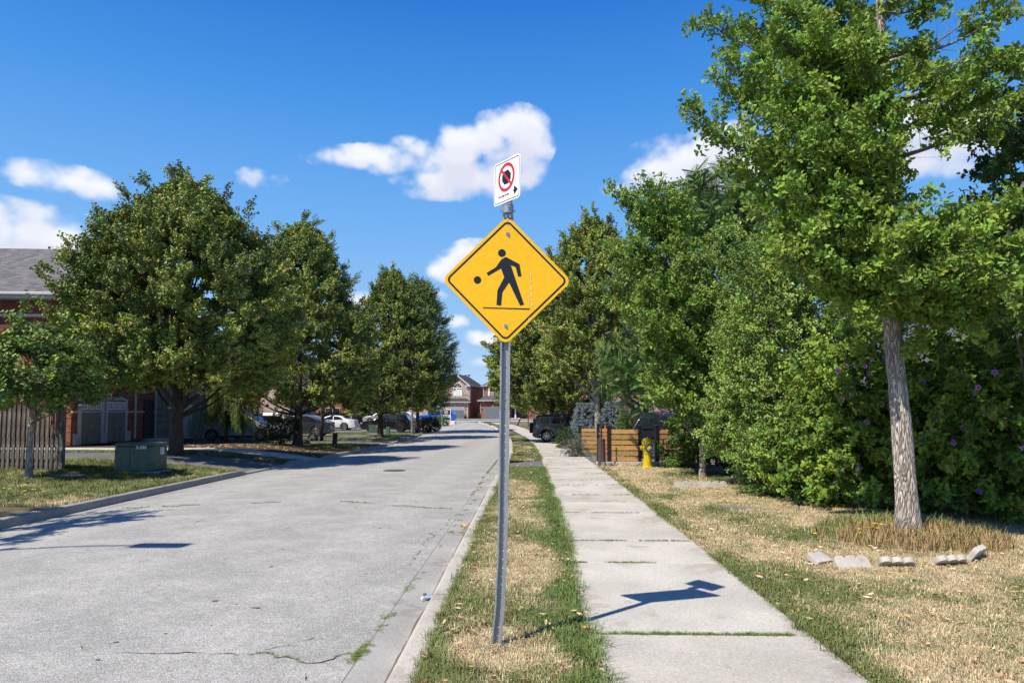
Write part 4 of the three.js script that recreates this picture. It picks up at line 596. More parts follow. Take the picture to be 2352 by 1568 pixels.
  const br = part('bracket', merge([cyl(0.041, 0.041, 0.058, 0, 0, 0, 24), cyl(0.043, 0.043, 0.006, 0, 0.03, 0, 24), cyl(0.015, 0.012, 0.1, 0, -0.075, 0, 10), box(0.02, 0.05, 0.012, -0.03, -0.06, -0.02), box(0.02, 0.05, 0.012, 0.03, -0.06, -0.02), box(0.09, 0.045, 0.012, 0, 0.052, 0.01, -0.94), box(0.006, 0.06, 0.03, 0.02, 0.04, 0.02, -0.94)]), M.galv, s); br.position.copy(b0);
  for (const [x, y, z] of [[-0.05, -0.012, 0.01], [0.05, -0.012, 0.01], [0.01, 0.012, 0.043], [0.02, 0.05, 0.035]]) part('bolt', cyl(0.009, 0.009, 0.014, 0, 0, 0, 6).rotateX(Math.PI / 2).translate(x, y, z), M.steel, br);
  const sc = at(1165, 414.5, D - 0.02).sub(s.position), W = 0.345, Hh = 0.325;
  const sp = part('parking_panel', flat(roundRect(W, Hh, 0.03), 0.003), std(lin(0.84, 0.84, 0.84), 0.4), s); sp.position.copy(sc); sp.rotation.set(0, -0.935, -0.02, 'YXZ');
  const frame = roundRect(W - 0.024, Hh - 0.024, 0.022); frame.holes.push(roundRect(W - 0.033, Hh - 0.033, 0.018, true));
  part('border', flat(frame, 0.0005, 0.004), ink, sp);
  const uv = (zx, zy) => { const a = (zx - 428) / 212, t = 143 - 85 * a, h = 335 + 10 * a; return [(a - 0.5) * W, (0.5 - (zy - t) / h) * Hh]; };
  const [cx, cy] = uv(530, 243), ro = 0.107, ri = 0.085, cr = disc(cx, cy, ro); { const h = new THREE.Path(); h.absarc(cx, cy, ri, 0, Math.PI * 2, true); cr.holes.push(h); }
  const red = std(lin(0.55, 0.015, 0.02), 0.4);
  part('black_symbol', flat(poly([[512, 200], [545, 184], [565, 214], [565, 255], [545, 292], [515, 303], [496, 275], [496, 232]].map(p => uv(...p))), 0.0005, 0.004), ink, sp);
  const sl = box(0.019, 2 * ri + 0.006, 0.0006).rotateZ(0.78).translate(cx, cy, 0.0052);
  part('prohibition_ring', merge([flat(cr, 0.0006, 0.0048), sl]), red, sp);
  part('arrow', flat(poly([[591, 312], [621, 338], [596, 384], [594, 362], [587, 360], [587, 346], [592, 344]].map(p => uv(...p))), 0.0005, 0.004), ink, sp);
  const tt = text('BY-LAW #1-96', 0.0165, 0.0005); const tq = uv(512, 393); part('lettering', tt.scale(0.92, 1, 1).translate(tq[0] - 0.005, tq[1] + 0.004, 0.004), ink, sp);
}
// ---------- fire hydrant ----------
{
  const b = hit(1487, 1075), g = thing('fire_hydrant', 'yellow fire hydrant with a blue ring on its front cap', 'hydrant', b), yel = std(lin(0.95, 0.7, 0.008), 0.45, { map: rep(T.soft, 2) }), la = pts => new THREE.LatheGeometry(pts.map(p => new THREE.Vector2(...p)), 28);
  part('barrel', la([[0, -0.05], [0.165, -0.05], [0.165, 0.045], [0.16, 0.055], [0.135, 0.06], [0.13, 0.075], [0.128, 0.68], [0.135, 0.7]]), yel, g);
  part('bonnet', la([[0.135, 0.7], [0.152, 0.705], [0.152, 0.74], [0.16, 0.745], [0.16, 0.8], [0.15, 0.83], [0.125, 0.875], [0.115, 0.9], [0.05, 0.912], [0, 0.915]]), yel, g);
  part('operating_nut', merge([cyl(0.028, 0.024, 0.03, 0, 0.925, 0, 5), cyl(0.014, 0.01, 0.025, 0, 0.95, 0, 8)]), yel, g);
  for (let i = 0; i < 8; i++) part('flange_bolt', cyl(0.012, 0.012, 0.03, Math.cos(i * 0.785) * 0.15, 0.068, Math.sin(i * 0.785) * 0.15, 6), yel, g);
  part('side_nozzle', cyl(0.075, 0.07, 0.13, 0, 0, 0, 20).rotateZ(Math.PI / 2).translate(-0.16, 0.615, 0), yel, g);
  part('hose_cap', merge([cyl(0.07, 0.062, 0.06, 0, 0, 0, 20).rotateZ(Math.PI / 2).translate(-0.245, 0.615, 0), cyl(0.026, 0.022, 0.05, 0, 0, 0, 5).rotateZ(Math.PI / 2).translate(-0.29, 0.615, 0)]), M.black, g);
  part('side_nozzle', cyl(0.06, 0.06, 0.08, 0, 0, 0, 16).rotateZ(Math.PI / 2).translate(0.15, 0.615, 0), yel, g);
  const pn = part('pumper_nozzle', cyl(0.085, 0.085, 0.12, 0, 0, 0, 24).rotateX(Math.PI / 2).translate(0.03, 0.61, 0.14), yel, g);
  part('blue_ring', new THREE.TorusGeometry(0.098, 0.02, 10, 32).scale(1, 1, 0.5).translate(0.03, 0.61, 0.195), std(lin(0.01, 0.05, 0.42), 0.4), g);
  part('pumper_cap', merge([new THREE.SphereGeometry(0.075, 20, 10).scale(1, 1, 0.45).translate(0.03, 0.61, 0.2), cyl(0.026, 0.022, 0.05, 0, 0, 0, 5).rotateX(Math.PI / 2).translate(0.03, 0.61, 0.245)]), yel, g);
  part('paint_chip', new THREE.CircleGeometry(0.022, 7).scale(0.8, 1, 1).translate(-0.06, 0.42, 0.1155).rotateY(-0.05), std(lin(0.3, 0.3, 0.3), 0.8), g);
}
// ---------- utility boxes ----------
function utilityBox(label, pos, w, h, dp, num, stickers, turn = 0) {
  const g = thing('utility_box', label, 'utility box', pos, turn, 'green utility boxes on the lawns'), green = std(lin(0.105, 0.175, 0.13), 0.5, { map: rep(T.soft, 0.8) });
  part('plinth', rbox(w + 0.12, 0.1, dp + 0.12, 0.02, 0, 0.0, 0), M.concrete, g);
  part('cabinet', rbox(w, h - 0.1, dp, 0.09, 0, 0.04 + (h - 0.1) / 2, 0, 4), green, g);
  part('lid', merge([rbox(w + 0.03, 0.09, dp + 0.03, 0.04, 0, h - 0.045, 0, 3)]), green, g);
  part('door_panel', rbox(w * 0.36, h * 0.74, 0.02, 0.006, -w * 0.3, h * 0.49, dp / 2 + 0.004), green, g);
  part('door_panel', rbox(w * 0.42, h * 0.8, 0.016, 0.006, w * 0.13, h * 0.47, dp / 2 + 0.003), green, g);
  part('kick_plate', rbox(w * 0.36, h * 0.1, 0.02, 0.005, -w * 0.3, h * 0.1, dp / 2 + 0.006), green, g);
  part('number', text(num, h * 0.1, 0.003).translate(w * 0.17, h * 0.86, dp / 2 + 0.012), M.white, g);
  for (const x of [0.02, 0.33]) part('bolt', new THREE.SphereGeometry(0.016, 8, 6).translate(w * x, h * 0.87, dp / 2 + 0.012), std(lin(0.03, 0.05, 0.04), 0.5), g);
  if (stickers) part('warning_sticker', box(0.003, h * 0.24, dp * 0.28, w / 2 + 0.0025, h * 0.72, -dp * 0.05), std(lin(0.55, 0.58, 0.62), 0.6), g);
  return g;
}
{ const b = hit(306, 1088); utilityBox('large dark green utility box numbered 3-200 with a white sticker', [b.x, b.y, b.z - 0.35], 1.06, 0.80, 0.72, '3-200', true, 0.03); }
{ const b = hit(861, 996.5); utilityBox('smaller green utility box in front of the black car', [b.x, b.y, b.z - 0.3], 1.1, 0.72, 0.6, '43-2J', false, 0.03); }
{ const b = hit(890, 999), g = thing('cable_pedestal', 'slim green cable pedestal beside the smaller utility box', 'pedestal', b), m = std(lin(0.05, 0.16, 0.09), 0.5); part('shell', rbox(0.3, 0.62, 0.26, 0.05, 0, 0.3, 0, 3), m, g); part('cap', rbox(0.33, 0.1, 0.29, 0.04, 0, 0.6, 0, 3), m, g); g.rotation.z = -0.08; }
{ const p = hit(152, 1095); single('utility_cover', rbox(0.85, 0.05, 0.5, 0.01), M.kerb, 'flat concrete utility cover in the lawn before the grey fence', 'cover', null, [p.x, p.y + 0.025, p.z]); }
{ const p = hit(1688, 1170); single('utility_cover', rbox(0.66, 0.04, 0.34, 0.01), std(lin(0.42, 0.46, 0.5), 0.7, { map: rep(T.concrete, 1) }), 'pale blue-grey utility cover in the dry lawn', 'cover', null, [p.x, p.y + 0.022, p.z]); }
// ---------- scalloped edging ----------
function edging(n, pitch) { const s = new THREE.Shape(), r = pitch / 2, h = 0.12; s.moveTo(0, 0); s.lineTo(n * pitch, 0); s.lineTo(n * pitch, h); for (let i = n - 1; i >= 0; i--) s.absarc(i * pitch + r, h, r * 0.98, 0, Math.PI); s.lineTo(0, 0); return new THREE.ExtrudeGeometry(s, { depth: 0.05, bevelEnabled: true, bevelSize: 0.006, bevelThickness: 0.006, bevelSegments: 2, curveSegments: 8 }).translate(-n * pitch / 2, 0, -0.025); }
const edgeGrp = 'scalloped concrete edging around the tree trunks';
function edgePiece(label, n, pitch, X, Y, yaw, tilt, sink) { const p = hit(X, Y), g = thing('garden_edging', label, 'edging', [p.x, p.y - sink, p.z], 0, edgeGrp); g.rotation.set(tilt, yaw, 0, 'YXZ'); part('concrete_block', boxUV(edging(n, pitch)), M.block, g); return g; }
edgePiece('broken edging piece lying tipped over away from the mound', 2, 0.115, 1896, 1300, 0.5, -1.15, -0.03);
edgePiece('pale three-lobed edging piece leaning back against the mound', 3, 0.125, 1966, 1308, 0.12, -0.8, 0.02);
edgePiece('three-lobed edging piece set low in the dry grass below the trunk', 3, 0.117, 2052, 1300, -0.1, 0.95, 0.0);
edgePiece('three-lobed edging piece where the ring starts to curve back', 3, 0.118, 2168, 1296, 0.2, 0.95, 0.0);
edgePiece('edging piece standing at the outer side of the ring', 3, 0.115, 2232, 1284, 0.75, 0.6, 0.0);
edgePiece('three-lobed edging piece in the dry lawn by the thin ginkgo', 3, 0.16, 1575, 1122, 0.05, -0.15, 0.04);
edgePiece('long edging piece in the dry lawn by the thin ginkgo', 4, 0.16, 1637, 1122, 0.0, -0.15, 0.04);
edgePiece('edging piece curving away behind the thin ginkgo', 2, 0.16, 1687, 1114, 0.5, -0.1, 0.04);
// ---------- slatted fence, gate, posts ----------
const cedar = [0, 1, 2].map(i => std(lin(...[[0.95, 1.08, 1.3], [0.8, 0.92, 1.15], [1.05, 1.18, 1.45]][i]), 0.7, { map: rep(T.wood, 0.9, 4) }));
function slatFence(label, x0, x1, d0, d1, h, slats, posts) {
  const g = thing('slatted_fence', label, 'fence', [0, 0, 0], 0, 'low fences of cedar slats and black posts'), dx = x1 - x0, dd = d1 - d0, L = Math.hypot(dx, dd), yaw = Math.atan2(dd, dx), y0 = Math.min(H(x0, d0), H(x1, d1));
  const pitch = h / slats; for (let i = 0; i < slats; i++) { const m = part('slat', boxUV(rbox(L - 0.1, pitch * 0.78, 0.024, 0.004)), cedar[i % 3], g); m.position.set((x0 + x1) / 2, y0 + 0.1 + pitch * (i + 0.5), -(d0 + d1) / 2); m.rotation.y = yaw; m.rotation.z = rnd(-0.004, 0.004); }
  for (const q of [0.0, 1.0]) { const m = part('rail', box(0.03, h + 0.02, 0.035), M.black, g); m.position.set(lerp(x0 + 0.07, x1 - 0.07, q), y0 + 0.1 + h / 2, -lerp(d0, d1, q) - 0.02); m.rotation.y = yaw; }
  for (const q of posts) { const x = lerp(x0, x1, q), d = lerp(d0, d1, q); const m = part('post', merge([box(0.1, h + 0.2, 0.1, 0, (h + 0.2) / 2 - 0.02, 0), box(0.13, 0.03, 0.13, 0, h + 0.195, 0), box(0.15, 0.05, 0.15, 0, 0.03, 0)]), M.black, g); m.position.set(x, H(x, d), -d); m.rotation.y = yaw; part('post_cap', box(0.1, 0.012, 0.1, 0, h + 0.217, 0), M.steel, m); }
  return g;
}
slatFence('cedar slat fence panel behind the hydrant with black posts', hX(1397, 22.4), hX(1467, 22.4), 22.4, 22.4, 1.06, 6, [0, 1]);
slatFence('cedar slat panel that runs into the flowering hibiscus', hX(1505, 22.8), hX(1600, 23.2), 22.8, 23.2, 1.06, 6, [0, 1]);
slatFence('cedar slat panel across the gate opening behind the lavender', hX(1330, 28.3), hX(1400, 28.3), 28.3, 28.3, 1.02, 6, [0, 0.985]);
{ const g = thing('gate_post', 'tall black metal gate post beside the brown fluted bollard', 'post', onLand(hX(1373, 23.2), 23.2)); part('post', box(0.1, 1.3, 0.1, 0, 0.64, 0), M.black, g); part('hinge_bar', box(0.05, 1.2, 0.06, 0.1, 0.62, 0.02), M.black, g); part('post_cap', box(0.13, 0.03, 0.13, 0, 1.3, 0), M.black, g); part('hinge', box(0.1, 0.05, 0.05, 0.05, 1.0, 0.03), M.steel, g); part('hinge', box(0.1, 0.05, 0.05, 0.05, 0.25, 0.03), M.steel, g); }
{ const p = hit(1383, 1072), g = thing('bollard', 'brown fluted bollard standing between the sidewalk and the gate', 'bollard', p), br = std(lin(0.11, 0.085, 0.068), 0.7, { map: rep(T.soft, 3) }), s = new THREE.Shape(); for (let i = 0; i <= 48; i++) { const a = i / 48 * Math.PI * 2, r = 0.118 - (i % 4 === 0 ? 0.014 : 0); s[i ? 'lineTo' : 'moveTo'](Math.cos(a) * r, Math.sin(a) * r); } part('shaft', new THREE.ExtrudeGeometry(s, { depth: 0.84, bevelEnabled: false }).rotateX(-Math.PI / 2), br, g); part('cap', merge([cyl(0.124, 0.12, 0.03, 0, 0.855, 0, 28)]), br, g); part('bracket', box(0.12, 0.12, 0.02, 0.02, 0.1, 0.115), M.galv, g); g.rotation.z = 0.02; }
single('marker_stake', box(0.035, 1.32, 0.02, 0, 0.62, 0), std(lin(0.7, 0.16, 0.02), 0.6), 'thin orange marker stake behind the brown bollard', 'stake', null, onLand(hX(1389, 22.0), 22.0));
single('kerb_stone_strip', rbox(3.2, 0.16, 0.14, 0.01), M.kerb, 'low concrete strip under the slatted fence', 'kerb', null, [hX(1455, 22.4) + 0.35, H(3, 22.4) + 0.02, -22.4]);
{ const g = thing('board_fence', 'short reddish brown board fence end beside the thin ginkgo trunk', 'fence'), m = [0, 1, 2].map(i => std(lin(...[[0.2, 0.08, 0.04], [0.16, 0.065, 0.035], [0.24, 0.1, 0.05]][i]), 0.8, { map: rep(T.grey, 1, 1) })), D = 21; for (let i = 0; i < 6; i++) { const x = hX(1640, D) + i * 0.12, q = part('board', boxUV(rbox(0.1, 1.25 + rnd(-0.04, 0.04), 0.022, 0.004)), m[i % 3], g); q.position.set(x, H(x, D) + 0.6, -D - i * 0.03); q.rotation.z = rnd(-0.02, 0.02); } part('rail', box(0.8, 0.08, 0.04), m[1], g).position.set(hX(1640, D) + 0.3, 1.0, -D - 0.12); }
// brown privacy screen at the back of the hibiscus
{ const g = thing('privacy_screen', 'tall brown wooden privacy screen in the shade behind the hibiscus', 'fence'), ms = [0, 1, 2].map(i => std(lin(...[[0.2, 0.08, 0.045], [0.16, 0.065, 0.04], [0.23, 0.095, 0.05]][i]), 0.8, { map: rep(T.grey, 1, 1) })), D = 12.9, x0 = hX(2190, D); for (let i = 0; i < 26; i++) { const x = x0 + i * 0.145, q = part('board', boxUV(rbox(0.135, 3.1, 0.025, 0.004)), ms[Math.floor(rnd(3))], g); q.position.set(x, 1.5 + i * 0.006, -D - 0.01 * (i % 2)); } const r = part('top_rail', boxUV(rbox(3.9, 0.09, 0.14, 0.01)), std(lin(0.35, 0.34, 0.36), 0.6), g); r.position.set(x0 + 1.85, 3.12, -D); r.rotation.z = 0.042; }
{ // garden fence behind the hedge
  const g = thing('board_fence', 'long reddish brown board fence hidden behind the tall shrub', 'fence'), ms = [0, 1, 2].map(i => std(lin(...[[0.2, 0.08, 0.045], [0.16, 0.065, 0.04], [0.23, 0.095, 0.05]][i]), 0.8, { map: rep(T.grey, 1, 1) })), A = V3(5.75, 0, -20.6), B = V3(8.1, 0, -13.4), L = A.distanceTo(B), yaw = Math.atan2(-(B.z - A.z), B.x - A.x), bg = boxUV(rbox(0.135, 1.95, 0.022, 0.004)), n = Math.floor(L / 0.145);
  for (let i = 0; i < n; i++) { const p = A.clone().lerp(B, (i + 0.5) / n), m = part('board', bg, ms[Math.floor(rnd(3))], g); m.position.set(p.x, H(p.x, -p.z) + 0.96 + rnd(-0.02, 0.02), p.z); m.rotation.y = yaw; }
  for (const y of [0.35, 1.6]) { const r = part('rail', boxUV(box(L, 0.09, 0.04)), ms[1], g), p = A.clone().lerp(B, 0.5); r.position.set(p.x + 0.03, H(p.x, -p.z) + y, p.z); r.rotation.y = yaw; }
}
// ---------- grey board-on-board fence ----------
{
  const p = hit(138, 1082), D = -p.z, g = thing('board_fence', 'weathered grey board fence with open gaps beside the young tree', 'fence'), ms = [0, 1, 2, 3].map(i => std(lin(...[[0.8, 0.8, 0.83], [0.62, 0.63, 0.66], [0.95, 0.95, 0.98], [0.7, 0.7, 0.72]][i]), 0.9, { map: rep(T.grey, 0.8, 1.2) })), top = hY(932, D) - p.y;
  const front = boxUV(rbox(0.088, top, 0.02, 0.004)); let n = 0;
  for (let x = p.x - 0.1; x > p.x - 4.2; x -= 0.128) { const m = part('board', front, ms[n++ % 4], g); m.position.set(x, H(x, D) + top / 2 + 0.04 + rnd(-0.015, 0.015), -D + 0.04); m.rotation.z = rnd(-0.008, 0.008); if (n % 1 === 0) { const b = part('board', front, ms[(n + 2) % 4], g); b.position.set(x - 0.064, H(x, D) + top / 2 + 0.03, -D - 0.06); } }
  for (const y of [0.25, top * 0.54, top - 0.12]) part('rail', boxUV(box(4.3, 0.09, 0.05)), ms[1], g).position.set(p.x - 2.1, H(p.x - 2, D) + y, -D - 0.01);
  for (const x of [p.x, p.x - 2.35]) { const m = part('post', merge([boxUV(box(0.11, top + 0.25, 0.11, 0, (top + 0.25) / 2 - 0.05, 0)), box(0.14, 0.03, 0.14, 0, top + 0.21, 0)]), ms[0], g); m.position.set(x, H(x, D), -D - 0.02); }
}
// ---------- lamp posts, stumps, litter ----------
function lampPost(label, x, d, h, armDir, arm, grp) {
  const g = thing('street_lamp', label, 'lamp post', onLand(x, d), 0, grp), conc = std(lin(0.4, 0.39, 0.37), 0.9, { map: rep(T.concrete, 1) });
  part('pole', limb([V3(0, -0.1, 0), V3(0, h * 0.5, 0), V3(0, h, 0)], 0.11, 0.06, 10, 8), conc, g);
  part('arm', limb([V3(0, h - 0.25, 0), V3(armDir * arm * 0.5, h + 0.12, 0), V3(armDir * arm, h + 0.2, 0)], 0.035, 0.03, 8, 8), M.galv, g);
  part('lamp_head', rbox(0.72, 0.14, 0.3, 0.05, armDir * (arm + 0.3), h + 0.2, 0, 3), std(lin(0.3, 0.31, 0.32), 0.5), g);
}
lampPost('street lamp on the near lawn whose arm shadows the asphalt', -10.7, 5.1, 7.0, 1, 1.5, 'grey street lamps');
lampPost('grey concrete lamp post beside the dark tree trunks', hX(946, 60), 60, 7.5, 1, 1.5, 'grey street lamps');
lampPost('grey lamp post in front of the blue pickup', hX(1015, 84), 84, 7.5, 1, 1.5, 'grey street lamps');
{ const p = hit(768, 1025), g = thing('bollard', 'black wooden stump post on the kerb lawn near the boulders', 'bollard', p), m = std(lin(0.018, 0.016, 0.016), 0.8); part('shaft', rbox(0.22, 0.72, 0.2, 0.02, 0, 0.33, 0), m, g); part('cap', rbox(0.24, 0.04, 0.22, 0.012, 0, 0.7, 0), m, g); part('white_marks', merge([box(0.03, 0.05, 0.004, 0.03, 0.12, 0.102), box(0.02, 0.04, 0.004, 0.07, 0.08, 0.102)]), M.white, g); g.rotation.z = -0.04; }
function rock(label, X, Y, r, sy) { const p = hit(X, Y), g = new THREE.IcosahedronGeometry(r, 3), q = g.attributes.position; for (let i = 0; i < q.count; i++) { const v = V3().fromBufferAttribute(q, i), k = 0.75 + 0.5 * fbm(v.x * 3 + X, v.y * 3 + 9, v.z * 3 + 9, 3); q.setXYZ(i, v.x * k * 1.1, v.y * k * sy, v.z * k); } g.computeVertexNormals(); single('boulder', g, std(lin(0.09, 0.085, 0.08), 0.9, { map: rep(T.soft, 1) }), label, 'boulder', 'boulders in the mulch bed', [p.x, p.y + r * 0.35 * sy, p.z]); }
rock('taller dark boulder under the linden in the mulch', 717, 1014, 0.34, 1.15); rock('flat dark boulder in front of the taller one', 694, 1020, 0.36, 0.55);
{ const p = hit(...Q(625, 938, 1.887, 1400, 1900)), g = thing('plastic_bottle', 'crushed clear blue plastic bottle lying in the gutter', 'bottle', [p.x, level(-p.z) - 0.105, p.z], 0.6), m = new THREE.MeshPhysicalMaterial({ color: lin(0.3, 0.4, 0.6), roughness: 0.15, clearcoat: 1 }), b = cyl(0.036, 0.036, 0.15, 0, 0, 0, 14).rotateZ(Math.PI / 2), q = b.attributes.position; for (let i = 0; i < q.count; i++) q.setY(i, q.getY(i) * 0.42 + 0.006 * noise3(q.getX(i) * 60, i, 1)); b.computeVertexNormals(); part('body', b, m, g); part('neck', cyl(0.018, 0.012, 0.04, 0, 0, 0, 10).rotateZ(Math.PI / 2).translate(-0.09, 0, 0), m, g); part('cap', cyl(0.015, 0.015, 0.015, 0, 0, 0, 10).rotateZ(Math.PI / 2).translate(-0.115, 0, 0), M.white, g); }
{ const p = hit(...Q(563, 915, 1.887, 1400, 1900)), g = new THREE.IcosahedronGeometry(0.016, 1); single('stone', g.scale(1.3, 0.8, 1), std(lin(0.12, 0.11, 0.1), 0.9), 'small dark stone in the gutter by the crushed bottle', 'stone', null, [p.x, level(-p.z) - 0.11, p.z]); }
// sewer lids on the asphalt
for (const [X, Y, l] of [[650, 1093, 'round iron manhole lid in the asphalt near the second shadow band'], [420, 1186, null]]) { if (!l) continue; const p = roadPt(905, 1086); single('manhole_lid', cyl(0.33, 0.33, 0.02, 0, 0, 0, 28), std(lin(0.12, 0.11, 0.1), 0.7, { map: rep(T.soft, 2) }), l, 'manhole', null, [p.x, p.y + 0.002, p.z]); }
// ---------- garden plants by the road ----------
function needleShrub(name, label, list, base, color, dens, scale, kind = 'shrub', o = {}) { return shrub(name, label, list, base, kind, color, dens, scale, null, { r: 0.018, n: 9, ...o }); }
needleShrub('yew_shrub', 'dark rounded yew on a short stem in the mulch bed', [[hit(641, 1022).add(V3(0, 0.85, 0)), 0.85, 0.62, 0.7]], hit(641, 1022), lin(0.028, 0.052, 0.016), 330, 0.85, 'shrub', { r: 0.05, n: 5 });
needleShrub('lavender_bush', 'grey-green lavender bush at the foot of the slatted gate', [[onLand(hX(1320, 27.2), 27.2).add(V3(0, 0.33, 0)), 0.34, 0.38, 0.34]], onLand(hX(1320, 27.2), 27.2), lin(0.13, 0.15, 0.12), 330, 0.8, 'shrub', { r: 0.012, n: 14 });
needleShrub('barberry_bush', 'brownish round bush in front of the grey sedan', [[onLand(hX(985, 68), 68).add(V3(0, 0.6, 0)), 1.15, 0.72, 0.9]], onLand(hX(985, 68), 68), lin(0.075, 0.07, 0.035), 130, 1.4);
needleShrub('boxwood_bush', 'bright green bush beside the black lawn sign', [[onLand(hX(1008, 85), 85).add(V3(0, 0.45, 0)), 1.0, 0.6, 0.9]], onLand(hX(1008, 85), 85), lin(0.1, 0.18, 0.04), 110, 1.6);
needleShrub('privet_bush', 'dark leafy bush against the grey off-roader', [[onLand(hX(1268, 38.5), 35.4).add(V3(0.6, 0.5, 0)), 0.38, 0.55, 0.38]], onLand(hX(1285, 35.4), 35.4), lin(0.06, 0.1, 0.03), 200, 1.1);
{ const g = thing('dwarf_conifer', 'small cone shaped conifer behind the slatted fence', 'shrub'), b = onLand(hX(1433, 25.5), 25.5), pts = crownPts({ x: b.x, z: b.z, y0: b.y + 0.15, y1: b.y + 1.75, R: 0.42, prof: 'cone', clumps: 60, per: 14, cr: 0.13, up: 0.8 }); part('trunk', limb([b, b.clone().add(V3(0, 1, 0)), b.clone().add(V3(0, 1.6, 0))], 0.05, 0.01), M.twig, g); foliage(g, 'foliage', SP.shrub, pts, lin(0.08, 0.15, 0.03), 0.25, 0.9); }
const needleSpray = (() => { const out = [], r = mulberry(31); for (let i = 0; i < 46; i++) { const t = i / 46, a = i * 2.4, dir = V3(Math.cos(a), 0.75, Math.sin(a)).normalize(); out.push([leafOval(0.07, 0.012), M4(V3(0, t * 0.36, 0), quatTo(dir, r() * 6), 1)]); } return [leavesToGeo(out)]; })();
function spruce(label, x, d, h, R) { const g = thing('blue_spruce', label, 'tree', [0, 0, 0], 0, 'blue spruces by the driveway'), b = onLand(x, d), pts = []; for (let t = 0.03; t < 1; t += 0.075) { const n = Math.round(9 + 12 * (1 - t)); for (let i = 0; i < n; i++) { const a = i / n * 6.283 + rnd(0.3) + t * 9, L = R * Math.pow(1 - t, 0.7) * rnd(0.8, 1.1); for (let s = 0.25; s <= 1; s += 0.1) for (let k = 0; k < 3; k++) { const o = V3(Math.cos(a + gauss() * 0.25), 0.1 + gauss() * 0.25, Math.sin(a + gauss() * 0.25)).normalize(); pts.push([V3(b.x + Math.cos(a) * L * s + gauss() * 0.07, b.y + 0.1 + t * h - L * s * 0.18 + L * s * s * 0.16, b.z + Math.sin(a) * L * s + gauss() * 0.07), o]); } } } part('trunk', limb([b, b.clone().add(V3(0, h * 0.5, 0)), b.clone().add(V3(0, h * 0.98, 0))], 0.09, 0.01), M.barkDark, g); foliage(g, 'foliage', needleSpray, pts, lin(0.2, 0.27, 0.28), 0.25, 1.0); }
spruce('broad blue spruce beside the grey off-roader', hX(1345, 38.6), 38.6, 2.35, 0.75); spruce('taller blue spruce behind the knotty linden trunk', hX(1408, 40), 40, 2.45, 0.95);
{ // weeping cypress: trunk, arching branches, hanging curtains
  const b = hit(518, 1021), g = thing('weeping_cypress', 'weeping cypress with hanging green curtains over the mulch bed', 'tree'), pts = [], woods = [limb([b.clone().setY(b.y - 0.1), b.clone().add(V3(0.02, 1.2, 0)), b.clone().add(V3(0, 3.6, 0))], 0.12, 0.03, 8, 14, 0.15)];
  for (let i = 0; i < 34; i++) { const a = i * 2.4, L = rnd(0.8, 2.0) * (0.55 + 0.45 * Math.abs(Math.cos(a))), y = b.y + rnd(1.7, 3.6), A = V3(b.x, y, b.z), Tip = V3(b.x + Math.cos(a) * L, y - 0.25, b.z + Math.sin(a) * L * 0.8); woods.push(limb([A, A.clone().lerp(Tip, 0.5).add(V3(0, 0.2, 0)), Tip], 0.025, 0.008, 5, 6)); for (let s = 0.25; s <= 1; s += 0.09) { const q = A.clone().lerp(Tip, s), drop = rnd(0.5, 1.3) * (0.6 + 0.4 * s); for (let y2 = 0; y2 < drop; y2 += 0.1) { const p = q.clone().add(V3(gauss() * 0.07, -y2, gauss() * 0.07)); if (p.y > b.y + 0.25) pts.push([p, V3(gauss() * 0.25, -1, gauss() * 0.25).normalize()]); } } }
  part('trunk', merge(woods), std(lin(0.16, 0.1, 0.07), 0.9, { map: rep(T.bark, 1) }), g); foliage(g, 'foliage', needleSpray, pts, lin(0.13, 0.19, 0.055), 0.3, 0.95);
}
// ---------- vehicles ----------
const paint = (r, g, b, metal = 0.0) => new THREE.MeshPhysicalMaterial({ color: lin(r, g, b), roughness: 0.4, metalness: metal, specularIntensity: 0.3, clearcoat: 1, clearcoatRoughness: 0.04, side: THREE.DoubleSide });
const chrome = std(lin(0.6, 0.6, 0.62), 0.2, { metalness: 1 }), rimM = std(lin(0.5, 0.5, 0.52), 0.3, { metalness: 0.9 }), darkRim = std(lin(0.03, 0.03, 0.032), 0.4), tailM = std(lin(0.2, 0.006, 0.008), 0.25), lampM = std(lin(0.7, 0.72, 0.75), 0.15), clad = std(lin(0.02, 0.02, 0.021), 0.7);
const tyreG = r => new THREE.LatheGeometry([[r * 0.66, -0.1], [r * 0.9, -0.115], [r * 0.985, -0.09], [r, -0.05], [r, 0.05], [r * 0.985, 0.09], [r * 0.9, 0.115], [r * 0.66, 0.1]].map(p => new THREE.Vector2(...p)), 26).rotateX(Math.PI / 2);
const rimG = (r, n) => { const g = [new THREE.LatheGeometry([[r * 0.58, 0.085], [r * 0.67, 0.1], [r * 0.68, 0.06], [r * 0.62, 0.03]].map(p => new THREE.Vector2(...p)), 26).rotateX(Math.PI / 2), cyl(r * 0.16, r * 0.13, 0.03, 0, 0, 0, 14).rotateX(Math.PI / 2).translate(0, 0, 0.07)]; for (let i = 0; i < n; i++) g.push(box(r * 0.15, r * 0.5, 0.025).translate(0, r * 0.37, 0.07).rotateZ(i / n * 6.2832)); return merge(g); };
